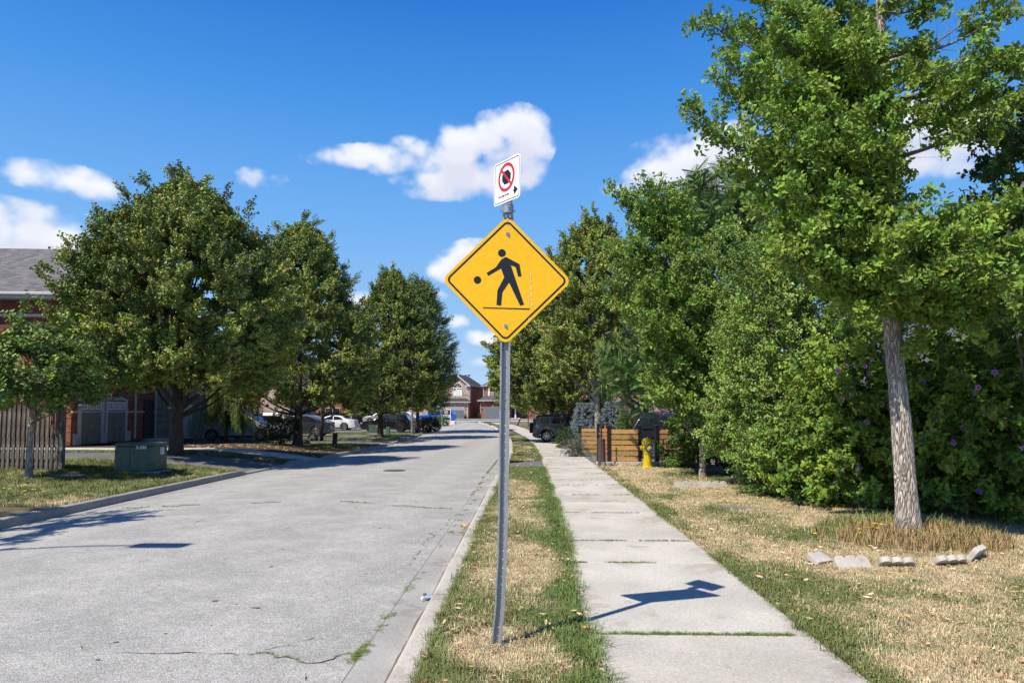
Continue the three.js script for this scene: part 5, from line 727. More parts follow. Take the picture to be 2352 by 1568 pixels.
function car(name, label, cat, spec, body, pos, turn, o = {}) {
  const { L, W, wr, ax, gc, belt, top } = spec, g = thing(name, label, cat, pos, turn, 'cars parked in the driveways'), cx = L / 2, ra = wr + 0.06, hMax = Math.max(...top.map(p => p[1]));
  const c = new THREE.SplineCurve(top.map(p => new THREE.Vector2(...p))), s = new THREE.Shape(); s.moveTo(0.1, gc);
  for (let i = 0; i <= 60; i++) { const p = c.getPoint(i / 60); s.lineTo(p.x, p.y); }
  s.lineTo(L - 0.12, gc); const a0 = Math.asin((gc - wr) / ra);
  for (const x of [ax[1], ax[0]]) for (let i = 0; i <= 12; i++) { const a = lerp(a0, Math.PI - a0, i / 12); s.lineTo(x + Math.cos(a) * ra, wr + Math.sin(a) * ra); }
  s.lineTo(0.1, gc);
  const b = 0.07, shape = geo => { const p = geo.attributes.position; for (let i = 0; i < p.count; i++) { const x = p.getX(i), y = p.getY(i); let k = y > belt ? lerp(1, spec.tumble ?? 0.8, (y - belt) / (hMax - belt)) : 1 - 0.06 * sstep(belt - 0.2, gc, y); const e = Math.min(x, L - x); k *= 1 - 0.12 * sstep(0.55, 0, e) ** 2; p.setZ(i, p.getZ(i) * k); p.setX(i, x - cx); } return geo; };
  const ext = new THREE.ExtrudeGeometry(s, { depth: W - 2 * b, bevelEnabled: true, bevelSize: b, bevelOffset: -b, bevelThickness: b, bevelSegments: 4, curveSegments: 4 }).translate(0, 0, -W / 2 + b);
  const bodyM = part('body', toCreasedNormals(shape(ext), 0.7), body, g);
  const side = (poly2, z0, z1, nm, m, par = g) => { for (const k of [-1, 1]) { const q = new THREE.ExtrudeGeometry(poly(poly2), { depth: Math.abs(z1 - z0), bevelEnabled: false }).translate(0, 0, k > 0 ? z0 : -z1); part(nm, shape(q), m, par); } };
  for (const w of spec.win) side(w, W / 2 - 0.05, W / 2 + 0.006, 'side_window', M.glass);
  for (const [nm, p0, p1] of spec.screens) { const n = V3(-(p1[1] - p0[1]), p1[0] - p0[0], 0).normalize().multiplyScalar(0.014), z = W / 2 - 0.14, pos = []; for (const [q, zz] of [[p0, -z], [p1, -z], [p1, z], [p0, -z], [p1, z], [p0, z]]) pos.push(q[0] + n.x, q[1] + n.y, zz); part(nm, shape(buf(pos)), M.glass, g); }
  for (const x of ax) for (const k of [-1, 1]) { const w = part('wheel', tyreG(wr), M.rubber, g); w.position.set(x - cx, wr, k * (W / 2 - 0.13)); if (k < 0) w.rotation.y = Math.PI; part('rim', rimG(wr, o.spokes ?? 5), o.dark ? darkRim : rimM, w); part('brake_disc', cyl(wr * 0.6, wr * 0.6, 0.02, 0, 0, 0, 20).rotateX(Math.PI / 2), clad, w); }
  const sill = poly([[ax[0] + ra + 0.02, gc - 0.03], [ax[1] - ra - 0.02, gc - 0.03], [ax[1] - ra - 0.02, gc + 0.1], [ax[0] + ra + 0.02, gc + 0.1]]); for (const k of [-1, 1]) part('sill', shape(new THREE.ExtrudeGeometry(sill, { depth: 0.03, bevelEnabled: false }).translate(0, 0, k > 0 ? W / 2 - 0.02 : -W / 2 - 0.01)), clad, g);
  if (o.arches) for (const x of ax) for (const k of [-1, 1]) part('arch_trim', new THREE.TorusGeometry(ra + 0.02, 0.035, 6, 20, Math.PI).translate(x - cx, wr, k * (W / 2 - 0.02)), clad, g);
  part('underbody', box(L - 0.5, 0.1, W - 0.3, 0, gc + 0.02, 0), clad, g);
  for (const k of [-1, 1]) {
    part('mirror', rbox(0.12, 0.13, 0.2, 0.04, spec.mirror - cx, belt + 0.06, k * (W / 2 + 0.06)), body, g);
    const [tx, ty, tw, th] = spec.tail; part('tail_light', rbox(tw, th, 0.32, 0.03, tx - cx, ty, k * (W / 2 - 0.29)), tailM, g);
    const [hx, hy] = spec.head; part('headlight', rbox(0.26, 0.13, 0.3, 0.04, hx - cx, hy, k * (W / 2 - 0.22)), lampM, g);
    for (const dx of spec.handles) part('door_handle', rbox(0.2, 0.03, 0.03, 0.01, dx - cx, belt - 0.08, k * (W / 2 + 0.005)), o.chromeTrim ? chrome : body, g);
    for (const dx of spec.seams) part('door_seam', box(0.012, belt - gc - 0.15, 0.012, dx - cx, (belt + gc) / 2 + 0.05, k * (W / 2 + 0.002)), clad, g);
    if (o.rails) part('roof_rail', limb([V3(spec.rail[0] - cx, hMax - 0.02, k * (W / 2 - 0.24)), V3((spec.rail[0] + spec.rail[1]) / 2 - cx, hMax + 0.05, k * (W / 2 - 0.22)), V3(spec.rail[1] - cx, hMax - 0.04, k * (W / 2 - 0.24))], 0.02, 0.02, 6, 10), o.rails, g);
  }
  part('plate', box(0.012, 0.15, 0.32, -cx - 0.012 + (spec.plateX ?? 0), spec.plateY, 0), M.white, g); part('rear_bumper', rbox(0.16, 0.2, W * 0.86, 0.05, 0.05 - cx, gc + 0.18, 0), o.arches ? clad : body, g);
  if (o.spare) { part('spare_wheel', tyreG(0.33).rotateY(Math.PI / 2).translate(-cx - 0.1, 0.86, -0.05), M.rubber, g); part('spare_cover', cyl(0.25, 0.25, 0.06, 0, 0, 0, 24).rotateZ(Math.PI / 2).translate(-cx - 0.19, 0.86, -0.05), clad, g); }
  return g;
}
const SUV = { L: 4.65, W: 1.86, wr: 0.36, ax: [0.95, 3.68], gc: 0.26, belt: 1.06, top: [[0.02, 0.42], [0.0, 0.7], [0.06, 0.98], [0.16, 1.12], [0.42, 1.5], [0.6, 1.62], [1.4, 1.68], [2.2, 1.66], [2.7, 1.52], [3.32, 1.16], [3.5, 1.1], [4.2, 0.99], [4.52, 0.85], [4.65, 0.62], [4.6, 0.4]], win: [[[0.55, 1.12], [0.72, 1.12], [1.12, 1.12], [1.12, 1.53], [0.85, 1.5]], [[1.2, 1.11], [2.05, 1.11], [2.05, 1.56], [1.2, 1.56]], [[2.13, 1.11], [3.1, 1.14], [2.72, 1.42], [2.45, 1.55], [2.13, 1.56]]], screens: [['rear_window', [0.17, 1.14], [0.42, 1.5]], ['windscreen', [2.74, 1.49], [3.3, 1.17]]], tail: [0.2, 0.96, 0.22, 0.24], head: [4.42, 0.8], mirror: 3.0, handles: [1.25, 2.2], seams: [1.16, 2.09, 3.1], rail: [0.7, 2.4], plateY: 0.75 };
const SEDAN = { L: 4.7, W: 1.82, wr: 0.34, ax: [1.0, 3.8], gc: 0.22, belt: 0.98, top: [[0.03, 0.42], [0.0, 0.7], [0.08, 0.96], [0.3, 1.05], [0.75, 1.09], [1.3, 1.34], [1.8, 1.44], [2.4, 1.44], [2.85, 1.32], [3.4, 1.05], [4.2, 0.9], [4.58, 0.75], [4.7, 0.55], [4.65, 0.36]], win: [[[1.12, 1.05], [2.05, 1.03], [2.05, 1.36], [1.75, 1.36], [1.4, 1.26]], [[2.13, 1.03], [3.15, 1.03], [2.75, 1.27], [2.4, 1.36], [2.13, 1.36]]], screens: [['rear_window', [0.8, 1.11], [1.3, 1.34]], ['windscreen', [2.87, 1.31], [3.38, 1.06]]], tail: [0.13, 0.86, 0.24, 0.17], head: [4.48, 0.72], mirror: 3.05, handles: [1.3, 2.3], seams: [1.15, 2.09, 3.15], rail: [1, 2], plateY: 0.62 };
const CROSS = { L: 4.75, W: 1.9, wr: 0.36, ax: [0.93, 3.82], gc: 0.22, belt: 1.05, top: [[0.04, 0.42], [0.0, 0.75], [0.07, 1.0], [0.28, 1.12], [0.75, 1.34], [1.3, 1.54], [1.95, 1.62], [2.5, 1.59], [3.0, 1.38], [3.5, 1.12], [4.2, 0.96], [4.6, 0.8], [4.75, 0.58], [4.68, 0.38]], win: [[[0.95, 1.13], [2.0, 1.1], [2.0, 1.52], [1.6, 1.5], [1.25, 1.38]], [[2.08, 1.1], [3.25, 1.1], [2.9, 1.35], [2.5, 1.5], [2.08, 1.52]]], screens: [['rear_window', [0.3, 1.14], [1.25, 1.52]], ['windscreen', [2.95, 1.4], [3.48, 1.13]]], tail: [0.12, 0.98, 0.26, 0.13], head: [4.5, 0.78], mirror: 3.15, handles: [1.3, 2.25], seams: [1.1, 2.04, 3.2], rail: [1, 2.2], plateY: 0.68 };
const VAN = { L: 5.1, W: 1.95, wr: 0.35, ax: [0.95, 4.05], gc: 0.24, belt: 1.08, top: [[0.03, 0.42], [0.0, 0.8], [0.05, 1.1], [0.25, 1.6], [0.45, 1.72], [1.5, 1.77], [2.6, 1.75], [3.2, 1.58], [3.95, 1.14], [4.15, 1.08], [4.75, 0.93], [5.02, 0.75], [5.1, 0.55], [5.05, 0.38]], win: [[[0.45, 1.16], [1.4, 1.16], [1.4, 1.6], [0.6, 1.58]], [[1.5, 1.16], [2.4, 1.16], [2.4, 1.62], [1.5, 1.62]], [[2.5, 1.16], [3.75, 1.16], [3.25, 1.46], [2.9, 1.6], [2.5, 1.62]]], screens: [['rear_window', [0.09, 1.18], [0.26, 1.58]], ['windscreen', [3.25, 1.55], [3.92, 1.16]]], tail: [0.12, 1.0, 0.18, 0.4], head: [4.82, 0.82], mirror: 3.55, handles: [1.6, 2.6], seams: [1.45, 2.45, 3.6], rail: [0.7, 2.6], plateY: 0.8 };
const BOXY = { ...SUV, L: 4.5, W: 1.78, ax: [0.85, 3.47], belt: 1.08, tumble: 0.86, top: [[0.02, 0.42], [0.0, 0.95], [0.04, 1.1], [0.2, 1.56], [0.36, 1.66], [1.4, 1.7], [2.35, 1.68], [2.75, 1.58], [3.3, 1.18], [3.5, 1.12], [4.25, 1.02], [4.42, 0.9], [4.5, 0.6], [4.46, 0.4]], win: [[[0.42, 1.14], [1.05, 1.14], [1.05, 1.55], [0.52, 1.54]], [[1.15, 1.14], [1.98, 1.14], [1.98, 1.57], [1.15, 1.57]], [[2.06, 1.14], [3.05, 1.16], [2.72, 1.46], [2.5, 1.57], [2.06, 1.57]]], screens: [['rear_window', [0.06, 1.14], [0.2, 1.54]], ['windscreen', [2.78, 1.55], [3.28, 1.19]]], tail: [0.08, 1.2, 0.14, 0.5], head: [4.3, 0.85], seams: [1.1, 2.02, 3.05], handles: [1.2, 2.12], mirror: 2.95, rail: [0.6, 2.4], plateY: 0.6 };
const TRUCK = { ...SUV, L: 5.7, W: 1.95, wr: 0.38, ax: [1.25, 4.65], gc: 0.36, belt: 1.14, tumble: 0.86, top: [[0.02, 0.5], [0.0, 0.8], [0.02, 1.1], [0.14, 1.2], [0.3, 1.66], [0.5, 1.72], [2.0, 1.76], [2.3, 1.84], [3.0, 1.86], [3.4, 1.78], [4.05, 1.32], [4.3, 1.24], [5.3, 1.12], [5.6, 0.98], [5.7, 0.7], [5.66, 0.5]], win: [[[0.5, 1.28], [1.9, 1.28], [1.9, 1.62], [0.6, 1.58]], [[2.2, 1.25], [2.85, 1.25], [2.85, 1.7], [2.3, 1.7]], [[2.95, 1.25], [3.9, 1.25], [3.45, 1.62], [3.2, 1.7], [2.95, 1.7]]], screens: [['rear_window', [0.15, 1.25], [0.3, 1.64]], ['windscreen', [3.45, 1.74], [4.03, 1.34]]], tail: [0.1, 1.0, 0.16, 0.36], head: [5.5, 0.95], mirror: 3.75, handles: [2.25, 3.0], seams: [2.08, 2.9, 3.85], rail: [2.3, 3.2], plateY: 0.7 };
// rear (or nose) at pixel column X, near side at depth d
const park = (X, d, spec, noseAway) => { const x = hX(X, d) + (noseAway ? -1 : 1) * spec.L / 2, z = d + spec.W / 2; return V3(x, H(x, z) + 0.024, -z); };
const OUT = Math.PI;     // nose to the house
car('hatchback_car', 'dark grey electric hatchback with pale spoked wheels behind the mulch bed', 'car', CROSS, paint(0.045, 0.05, 0.062, 0.4), park(751, 50.1, CROSS, true), OUT, { spokes: 7 });
car('minivan_car', 'silver minivan nosing out behind the weeping cypress', 'car', VAN, paint(0.42, 0.44, 0.47, 0.5), park(632, 41.9, VAN, true), 0, { spokes: 6 });
car('suv_car', 'white sport utility car with silver roof rails behind the silver minivan', 'car', SUV, paint(0.72, 0.72, 0.72), park(664, 45.6, SUV, true), OUT, { rails: chrome });
car('sedan_car', 'white sedan with red tail lights parked past the slim tree', 'car', SEDAN, paint(0.75, 0.75, 0.75), park(812, 65.8, SEDAN, true), OUT, { spokes: 7, chromeTrim: true });
car('suv_car', 'black sport utility car behind the smaller utility box', 'car', SUV, paint(0.006, 0.007, 0.01), park(941, 62, SUV, true), OUT, { dark: true, arches: true, chromeTrim: true });
car('sedan_car', 'grey sedan behind the tail of the black car', 'car', SEDAN, paint(0.11, 0.115, 0.125, 0.4), park(974, 68.7, SEDAN, true), OUT, { spokes: 9 });
car('suv_car', 'silver sport utility car glimpsed over the roof of the black car', 'car', SUV, paint(0.45, 0.46, 0.48, 0.4), park(916, 84.5, SUV, true), OUT, { rails: chrome });
car('sedan_car', 'white car half hidden between black car and blue pickup', 'car', CROSS, paint(0.72, 0.72, 0.73), park(958, 88.5, CROSS, true), OUT);
car('pickup_truck', 'bright blue pickup truck with a matching bed cap', 'pickup truck', TRUCK, paint(0.012, 0.12, 0.55), park(1045, 101, TRUCK, true), OUT, { spokes: 6 });
car('off_road_car', 'dark grey-blue off-roader with a spare wheel on its tailgate', 'car', BOXY, paint(0.055, 0.075, 0.105, 0.4), park(1224, 43, BOXY, false), 0, { rails: clad, spare: true, spokes: 7, arches: true });
car('suv_car', 'dark slate sport utility car backed against the slatted fence', 'car', SUV, paint(0.022, 0.027, 0.036, 0.3), park(1440, 25.2, SUV, false), 0, { rails: clad, spokes: 10 });
car('suv_car', 'silver-blue sport utility car with its nose towards the blue spruces', 'car', SUV, paint(0.16, 0.22, 0.34, 0.5), park(1384, 33.2, SUV, false), OUT, { rails: chrome });
// ---------- houses ----------
const brickM = (r, g, b) => std(lin(r, g, b), 0.9, { map: rep(T.brickfar, 1 / 2.64, 1 / 2.4), bumpMap: rep(T.brickfar, 1 / 2.64, 1 / 2.4), bumpScale: 0.006 });
const roofM = (r, g, b) => std(lin(r, g, b), 0.95, { map: rep(T.shinglefar, 0.2, 0.28) });
const redBrick = brickM(0.34, 0.11, 0.065), tanBrick = brickM(0.56, 0.42, 0.34), pinkBrick = brickM(0.55, 0.40, 0.34), browBrick = brickM(0.36, 0.17, 0.12), roofGrey = roofM(0.2, 0.2, 0.21), roofDark = roofM(0.085, 0.09, 0.1), roofBrown = roofM(0.16, 0.145, 0.135), shadeGlass = M.glass;
const wallG = (x0, x1, y0, y1, z0, z1) => boxUV(box(x1 - x0, y1 - y0, z1 - z0, (x0 + x1) / 2, (y0 + y1) / 2, (z0 + z1) / 2));
function face(pts, th = 0.12) { // a roof plane of 3 or 4 points with thickness, uv in metres along it
  const P = pts.map(p => V3(...p)), n = P[1].clone().sub(P[0]).cross(P[2].clone().sub(P[0])).normalize(); if (n.y < 0) n.negate(); const u = V3(n.z, 0, -n.x); if (u.length() < 1e-3) u.set(1, 0, 0); u.normalize(); const v = n.clone().cross(u), pos = [], uv = [], tri = P.length === 3 ? [[0, 1, 2]] : [[0, 1, 2], [0, 2, 3]];
  const add = p => { pos.push(p.x, p.y, p.z); uv.push(p.dot(u), p.dot(v)); };
  for (const k of [0, -th]) for (const t of tri) for (const i of t) add(P[i].clone().addScaledVector(n, k));
  for (let i = 0; i < P.length; i++) { const a = P[i], b = P[(i + 1) % P.length], c = a.clone().addScaledVector(n, -th), d = b.clone().addScaledVector(n, -th); for (const q of [a, b, c, b, d, c]) add(q); }
  return buf(pos, null, uv);
}
const hip = (x0, x1, z0, z1, e, r, o = 0.4) => { x0 -= o; x1 += o; z0 -= o; z1 += o; const w = x1 - x0, d = z1 - z0, k = Math.min(w, d) / 2, a = w > d ? [x0 + k, r, (z0 + z1) / 2] : [(x0 + x1) / 2, r, z0 + k], b = w > d ? [x1 - k, r, (z0 + z1) / 2] : [(x0 + x1) / 2, r, z1 - k]; const A = [x0, e, z0], B = [x1, e, z0], C = [x1, e, z1], D = [x0, e, z1]; return merge(w > d ? [face([A, B, b, a]), face([D, C, b, a]), face([A, D, a]), face([B, C, b])] : [face([A, D, b, a]), face([B, C, b, a]), face([A, B, a]), face([D, C, b])]); };
const eaves = (x0, x1, z0, z1, y, o = 0.42) => { const g = []; for (const z of [z0 - o, z1 + o]) g.push(box(x1 - x0 + 2 * o + 0.06, 0.14, 0.09, (x0 + x1) / 2, y - 0.05, z)); for (const x of [x0 - o, x1 + o]) g.push(box(0.09, 0.14, z1 - z0 + 2 * o - 0.1, x, y - 0.05, (z0 + z1) / 2)); g.push(box(x1 - x0 + 2 * o - 0.1, 0.03, z1 - z0 + 2 * o - 0.1, (x0 + x1) / 2, y - 0.13, (z0 + z1) / 2)); return merge(g); };
// a window on a wall facing +z (turn 0) or +x (turn PI/2)
function windowOn(parent, x, y, z, w, h, turn = 0, bars = [1, 1], trim = M.whiteTrim) {
  const f = part('window', merge([box(w + 0.14, 0.08, 0.1, 0, h / 2 + 0.03, 0), box(w + 0.14, 0.08, 0.12, 0, -h / 2 - 0.03, 0.01), box(0.08, h, 0.1, -w / 2 - 0.03, 0, 0), box(0.08, h, 0.1, w / 2 + 0.03, 0, 0), ...Array.from({ length: bars[0] }, (_, i) => box(0.05, h, 0.06, -w / 2 + w * (i + 1) / (bars[0] + 1), 0, 0.0)), ...Array.from({ length: bars[1] }, (_, i) => box(w, 0.05, 0.058, 0, -h / 2 + h * (i + 1) / (bars[1] + 1), 0))]), trim, parent);
  f.position.set(x, y, z); f.rotation.y = turn; part('pane', box(w, h, 0.02, 0, 0, -0.015), M.glass, f); return f;
}
function garageDoor(parent, x, y, z, w, h, turn, m, panes) {
  const d = part('garage_door', merge([box(w, h, 0.06, 0, h / 2, 0), ...Array.from({ length: 4 }, (_, r) => { const out = []; const n = Math.max(2, Math.round(w / 0.62)); for (let i = 0; i < n; i++) if (!(r === 3 && panes)) out.push(box(w / n - 0.1, h / 4 - 0.14, 0.02, -w / 2 + w / n * (i + 0.5), h / 4 * (r + 0.5), 0.035)); return out.length ? merge(out) : box(w - 0.05, 0.02, 0.07, 0, h * 0.75, 0); }), ...[1, 2, 3].map(r => box(w, 0.012, 0.066, 0, h / 4 * r, 0))]), m, parent);
  d.position.set(x, y, z); d.rotation.y = turn;
  for (let i = 0; i < panes; i++) { const pw = w / panes, f = part('door_window', merge([box(pw - 0.14, 0.05, 0.05, 0, 0.17, 0), box(pw - 0.14, 0.05, 0.05, 0, -0.17, 0), box(0.05, 0.34, 0.05, -pw / 2 + 0.09, 0, 0), box(0.05, 0.34, 0.05, pw / 2 - 0.09, 0, 0), box(0.025, 0.3, 0.045, 0, 0, 0), box(pw - 0.2, 0.025, 0.045, 0, 0, 0)]), M.white, d); f.position.set(-w / 2 + pw * (i + 0.5), h * 0.87, 0.045); }
  part('handle', box(0.1, 0.03, 0.05, 0, h * 0.4, 0.05), M.steel, d); return d;
}
const pipe = (parent, x, y0, y1, z) => part('downspout', merge([box(0.08, y1 - y0, 0.07, x, (y0 + y1) / 2, z), box(0.1, 0.04, 0.09, x, y0 + (y1 - y0) * 0.3, z), box(0.1, 0.04, 0.09, x, y0 + (y1 - y0) * 0.75, z)]), M.whiteTrim, parent);
const lampOn = (parent, x, y, z) => { const l = part('wall_lamp', merge([box(0.12, 0.22, 0.12), box(0.16, 0.03, 0.16, 0, 0.125, 0), box(0.05, 0.06, 0.1, 0, 0.08, -0.08)]), M.black, parent); l.position.set(x, y, z); part('lamp_glass', box(0.125, 0.12, 0.125, 0, -0.01, 0), std(lin(0.55, 0.55, 0.52), 0.2), l); return l; };
// pieces picked out one by one, the rest joined
function pieces(parent, name, geo, mats, list, limit = 300) {
  list.slice(0, limit).forEach(([p, r], i) => { const m = part(name, geo, mats[Math.floor(rnd(mats.length))], parent); m.position.copy(p); if (r) m.rotation.copy(r); });
  const rest = list.slice(limit); if (rest.length) mats.forEach((mt, k) => { const g = rest.filter((_, i) => i % mats.length === k).map(([p, r]) => { const q = geo.clone(); if (r) q.applyMatrix4(new THREE.Matrix4().makeRotationFromEuler(r)); return q.translate(p.x, p.y, p.z); }); if (g.length) part(name + '_rest', merge(g), mt, parent).userData.kind = 'stuff'; });
}
// --- red brick house with two garage doors, beside the grey fence ---
{
  const D = 29, x0 = hX(146, D), g = thing('brick_house', 'red brick house with grey shingle roof and two arched garage doors', 'house', [x0, 0.24, -D], 0.1);
  // local: +x faces the street, -z runs up the street
  part('wall', merge([wallG(-11, 0, 0, 6.5, -9.5, 0)]), redBrick, g);
  const bricks = [], bm = [0, 1, 2, 3, 4].map(i => std(lin(...[[0.36, 0.11, 0.065], [0.30, 0.09, 0.055], [0.42, 0.14, 0.085], [0.33, 0.12, 0.08], [0.27, 0.085, 0.06]][i]), 0.9, { map: rep(T.soft, 3) }));
  for (let r = 0; r < 30; r++) for (let c = 0; c < 17; c++) { const y = 4.25 + r * 0.0755; if (y > 5.52 && y < 5.72) continue; bricks.push([V3(-0.11 - c * 0.222 - (r % 2) * 0.11, y, 0.008), null]); }
  bricks.sort((a, b) => b[0].y - a[0].y);
  pieces(g, 'brick', boxUV(box(0.212, 0.066, 0.03), 4), bm, bricks);
  part('stone_band', wallG(-11.02, 0.03, 5.56, 5.68, -9.52, 0.03), std(lin(0.55, 0.5, 0.44), 0.9), g);
  // main roof: ridge along x
  const e = 6.5, rY = 9.6, zM = -4.75, roof = part('roof', merge([face([[-11.5, e, 0.5], [0.5, e, 0.5], [0.5, rY, zM], [-11.5, rY, zM]]), face([[-11.5, e, -10], [0.5, e, -10], [0.5, rY, zM], [-11.5, rY, zM]])]), std(lin(0.09, 0.09, 0.092), 0.95), g);
  const slope = Math.atan2(rY - e, 0.5 - zM), sl = Math.hypot(rY - e, 0.5 - zM), sh = [], sm = [0, 1, 2, 3, 4].map(i => std(lin(...[[0.2, 0.195, 0.2], [0.15, 0.148, 0.155], [0.25, 0.245, 0.25], [0.175, 0.17, 0.175], [0.22, 0.212, 0.212]][i]), 0.96, { map: rep(T.soft, 4) }));
  for (let r = 0; r * 0.145 < sl - 0.05; r++) for (let c = 0; c < 24; c++) { const s = 0.06 + r * 0.145, x = 0.4 - c * 0.31 - hash3(r, 3, 5) * 0.3; sh.push([V3(x, e + Math.sin(slope) * s + 0.012, 0.5 - Math.cos(slope) * s), new THREE.Euler(slope + 0.045, 0, 0)]); }
  sh.sort((a, b) => Math.abs(a[0].x + 2.6) - Math.abs(b[0].x + 2.6));
  pieces(roof, 'shingle', boxUV(box(0.305, 0.012, 0.2), 3), sm, sh);
  part('gable_wall', (() => { const s = prism([[0, 0], [9.5, 0], [4.75, 2.6]], 0.2); return boxUV(s.rotateY(Math.PI / 2).translate(-0.21, e, 0)); })(), redBrick, g);
  part('gutter', merge([rbox(12.0, 0.13, 0.12, 0.03, -5.5, e - 0.01, 0.55), box(12.0, 0.2, 0.03, -5.5, e - 0.12, 0.46), box(12, 0.02, 0.5, -5.5, e - 0.21, 0.24)]), M.whiteTrim, g);
  // wing towards the lawn on its far side
  part('wing_wall', wallG(-11.5, -4.35, 0, 5.85, 0.002, 3.2), redBrick, g);
  part('wing_roof', merge([face([[-3.95, 5.75, 3.7], [-3.95, 5.75, -0.1], [-7.8, 7.5, -1.4], [-7.8, 7.5, 3.7]]), face([[-11.8, 5.75, 3.7], [-11.8, 5.75, -0.1], [-7.8, 7.5, -1.4], [-7.8, 7.5, 3.7]])]), roofGrey, g);
  part('wing_gutter', merge([rbox(0.12, 0.13, 3.9, 0.03, -3.9, 5.74, 1.8), box(0.5, 0.02, 3.8, -4.14, 5.6, 1.8)]), M.whiteTrim, g);
  windowOn(g, -7, 3.9, 3.23, 1.4, 1.5, 0, [1, 1]); windowOn(g, -5.4, 1.6, 3.23, 1.2, 1.4);
  // street side
  const tan = std(lin(0.3, 0.27, 0.24), 0.7, { map: rep(T.soft, 0.7) });
  for (const [z, i] of [[-1.5, 0], [-3.75, 1]]) { garageDoor(g, 0.02, 0, z, 1.75, 2.0, Math.PI / 2, tan, 3); const a = new THREE.Shape(); a.moveTo(-0.95, 0); a.quadraticCurveTo(0, 0.32, 0.95, 0); a.lineTo(0.95, -0.04); a.lineTo(-0.95, -0.04); part('door_arch', new THREE.ExtrudeGeometry(a, { depth: 0.08, bevelEnabled: false }).rotateY(Math.PI / 2).translate(0.02, 2.06, z), M.whiteTrim, g); for (const k of [-0.95, 0.95]) part('door_jamb', box(0.1, 2.06, 0.13, 0.06, 1.03, z + k), M.whiteTrim, g); }
  part('stone_base', merge([box(0.12, 0.5, 0.3, 0.04, 0.25, -0.3), box(0.12, 0.5, 0.2, 0.04, 0.25, -2.62), box(0.12, 0.5, 0.4, 0.04, 0.25, -5.0)]), std(lin(0.4, 0.38, 0.34), 0.9), g);
  part('stone_course', box(0.06, 0.08, 9.4, 0.03, 1.45, -4.7), std(lin(0.5, 0.47, 0.42), 0.9), g);
  lampOn(g, 0.18, 1.75, -0.35); pipe(g, 0.1, 0.1, 6.4, -5.6);
  windowOn(g, 0.03, 4.3, -2, 1.5, 1.6, Math.PI / 2); windowOn(g, 0.03, 4.3, -6.5, 1.5, 1.6, Math.PI / 2);
  part('front_door', box(0.08, 2.1, 1.0, 0.03, 1.05, -7.2), std(lin(0.03, 0.03, 0.035), 0.5), g);
  // hoop by the garage
  const hp = thing('basketball_hoop', 'basketball hoop with red rim behind the grey fence', 'hoop', onLand(hX(158, 28), 28)); part('pole', cyl(0.05, 0.05, 2.5, -0.5, 1.25, 0, 10), M.black, hp); part('backboard', rbox(0.05, 0.65, 0.95, 0.01, -0.15, 2.55, 0), M.white, hp); part('rim', new THREE.TorusGeometry(0.23, 0.014, 8, 24).rotateX(Math.PI / 2).translate(0.15, 2.35, 0), std(lin(0.55, 0.05, 0.02), 0.5), hp); part('arm', box(0.4, 0.06, 0.06, -0.33, 2.5, 0), M.black, hp);
}
// --- stone fronted house further up ---
{
  const D = 37, xc = hX(380, D), g = thing('stone_house', 'brown brick house with a pale split-stone porch pier', 'house', [xc, 0.05, -D], 0.04), stone = [0, 1, 2, 3].map(i => std(lin(...[[0.52, 0.47, 0.38], [0.45, 0.41, 0.34], [0.58, 0.52, 0.43], [0.4, 0.37, 0.32]][i]), 0.95, { map: rep(T.soft, 1.6), bumpMap: rep(T.concreteB, 1), bumpScale: 0.02 }));
  part('wall', wallG(-10, -1.3, 0, 6.4, -10, -0.6), browBrick, g); part('roof', hip(-10, -1.3, -10, -0.6, 6.4, 9.2), roofBrown, g); part('eaves', eaves(-10, -1.3, -10, -0.6, 6.4), M.whiteTrim, g);
  part('pier', wallG(-1.25, 0, 0, 3.3, -1.2, 0), std(lin(0.3, 0.28, 0.25), 0.95), g); part('porch_roof', hip(-4.2, 0.1, -3.2, 0.1, 3.3, 4.3, 0.25), roofBrown, g); part('porch_beam', box(4.4, 0.25, 0.2, -2.1, 3.2, 0.0), M.whiteTrim, g);
  for (let r = 0; r < 17; r++) { let x = -1.25; while (x < -0.06) { const w = Math.min(-x, [0.28, 0.42, 0.56][Math.floor(rnd(3))]); if (w > 0.05) { const m = part('stone_block', boxUV(rbox(w - 0.02, 0.175, 0.08, 0.018)), stone[Math.floor(rnd(4))], g); m.position.set(x + w / 2, 0.1 + r * 0.19, 0.012 + rnd(0.02)); } x += w; } }
  for (let r = 0; r < 17; r++) { let z = 0; while (z > -1.15) { const w = Math.min(1.2 + z, [0.3, 0.45][Math.floor(rnd(2))]); if (w > 0.05) { const m = part('stone_block', boxUV(rbox(0.08, 0.175, w - 0.02, 0.018)), stone[Math.floor(rnd(4))], g); m.position.set(0.012 + rnd(0.02), 0.1 + r * 0.19, z - w / 2); } z -= w; } }
  part('porch_step', rbox(4.4, 0.22, 1.4, 0.02, -2.2, 0.1, 0.4), M.concrete, g); pipe(g, -0.72, 0.1, 3.2, 0.1); pipe(g, 0.14, 0.1, 3.2, -0.2);
  part('front_door', merge([box(1.0, 2.2, 0.08, -3.3, 1.2, -0.55), box(0.02, 2.0, 0.02, -3.3, 1.2, -0.5)]), M.black, g); windowOn(g, -2.1, 1.5, -0.57, 0.6, 1.9, 0, [0, 2]); windowOn(g, -6, 4.4, -0.57, 1.5, 1.6);
  windowOn(g, -1.27, 4.4, -3.5, 1.4, 1.6, Math.PI / 2); garageDoor(g, -1.27, 0, -6.5, 4.6, 2.1, Math.PI / 2, std(lin(0.4, 0.38, 0.36), 0.7), 4);
}
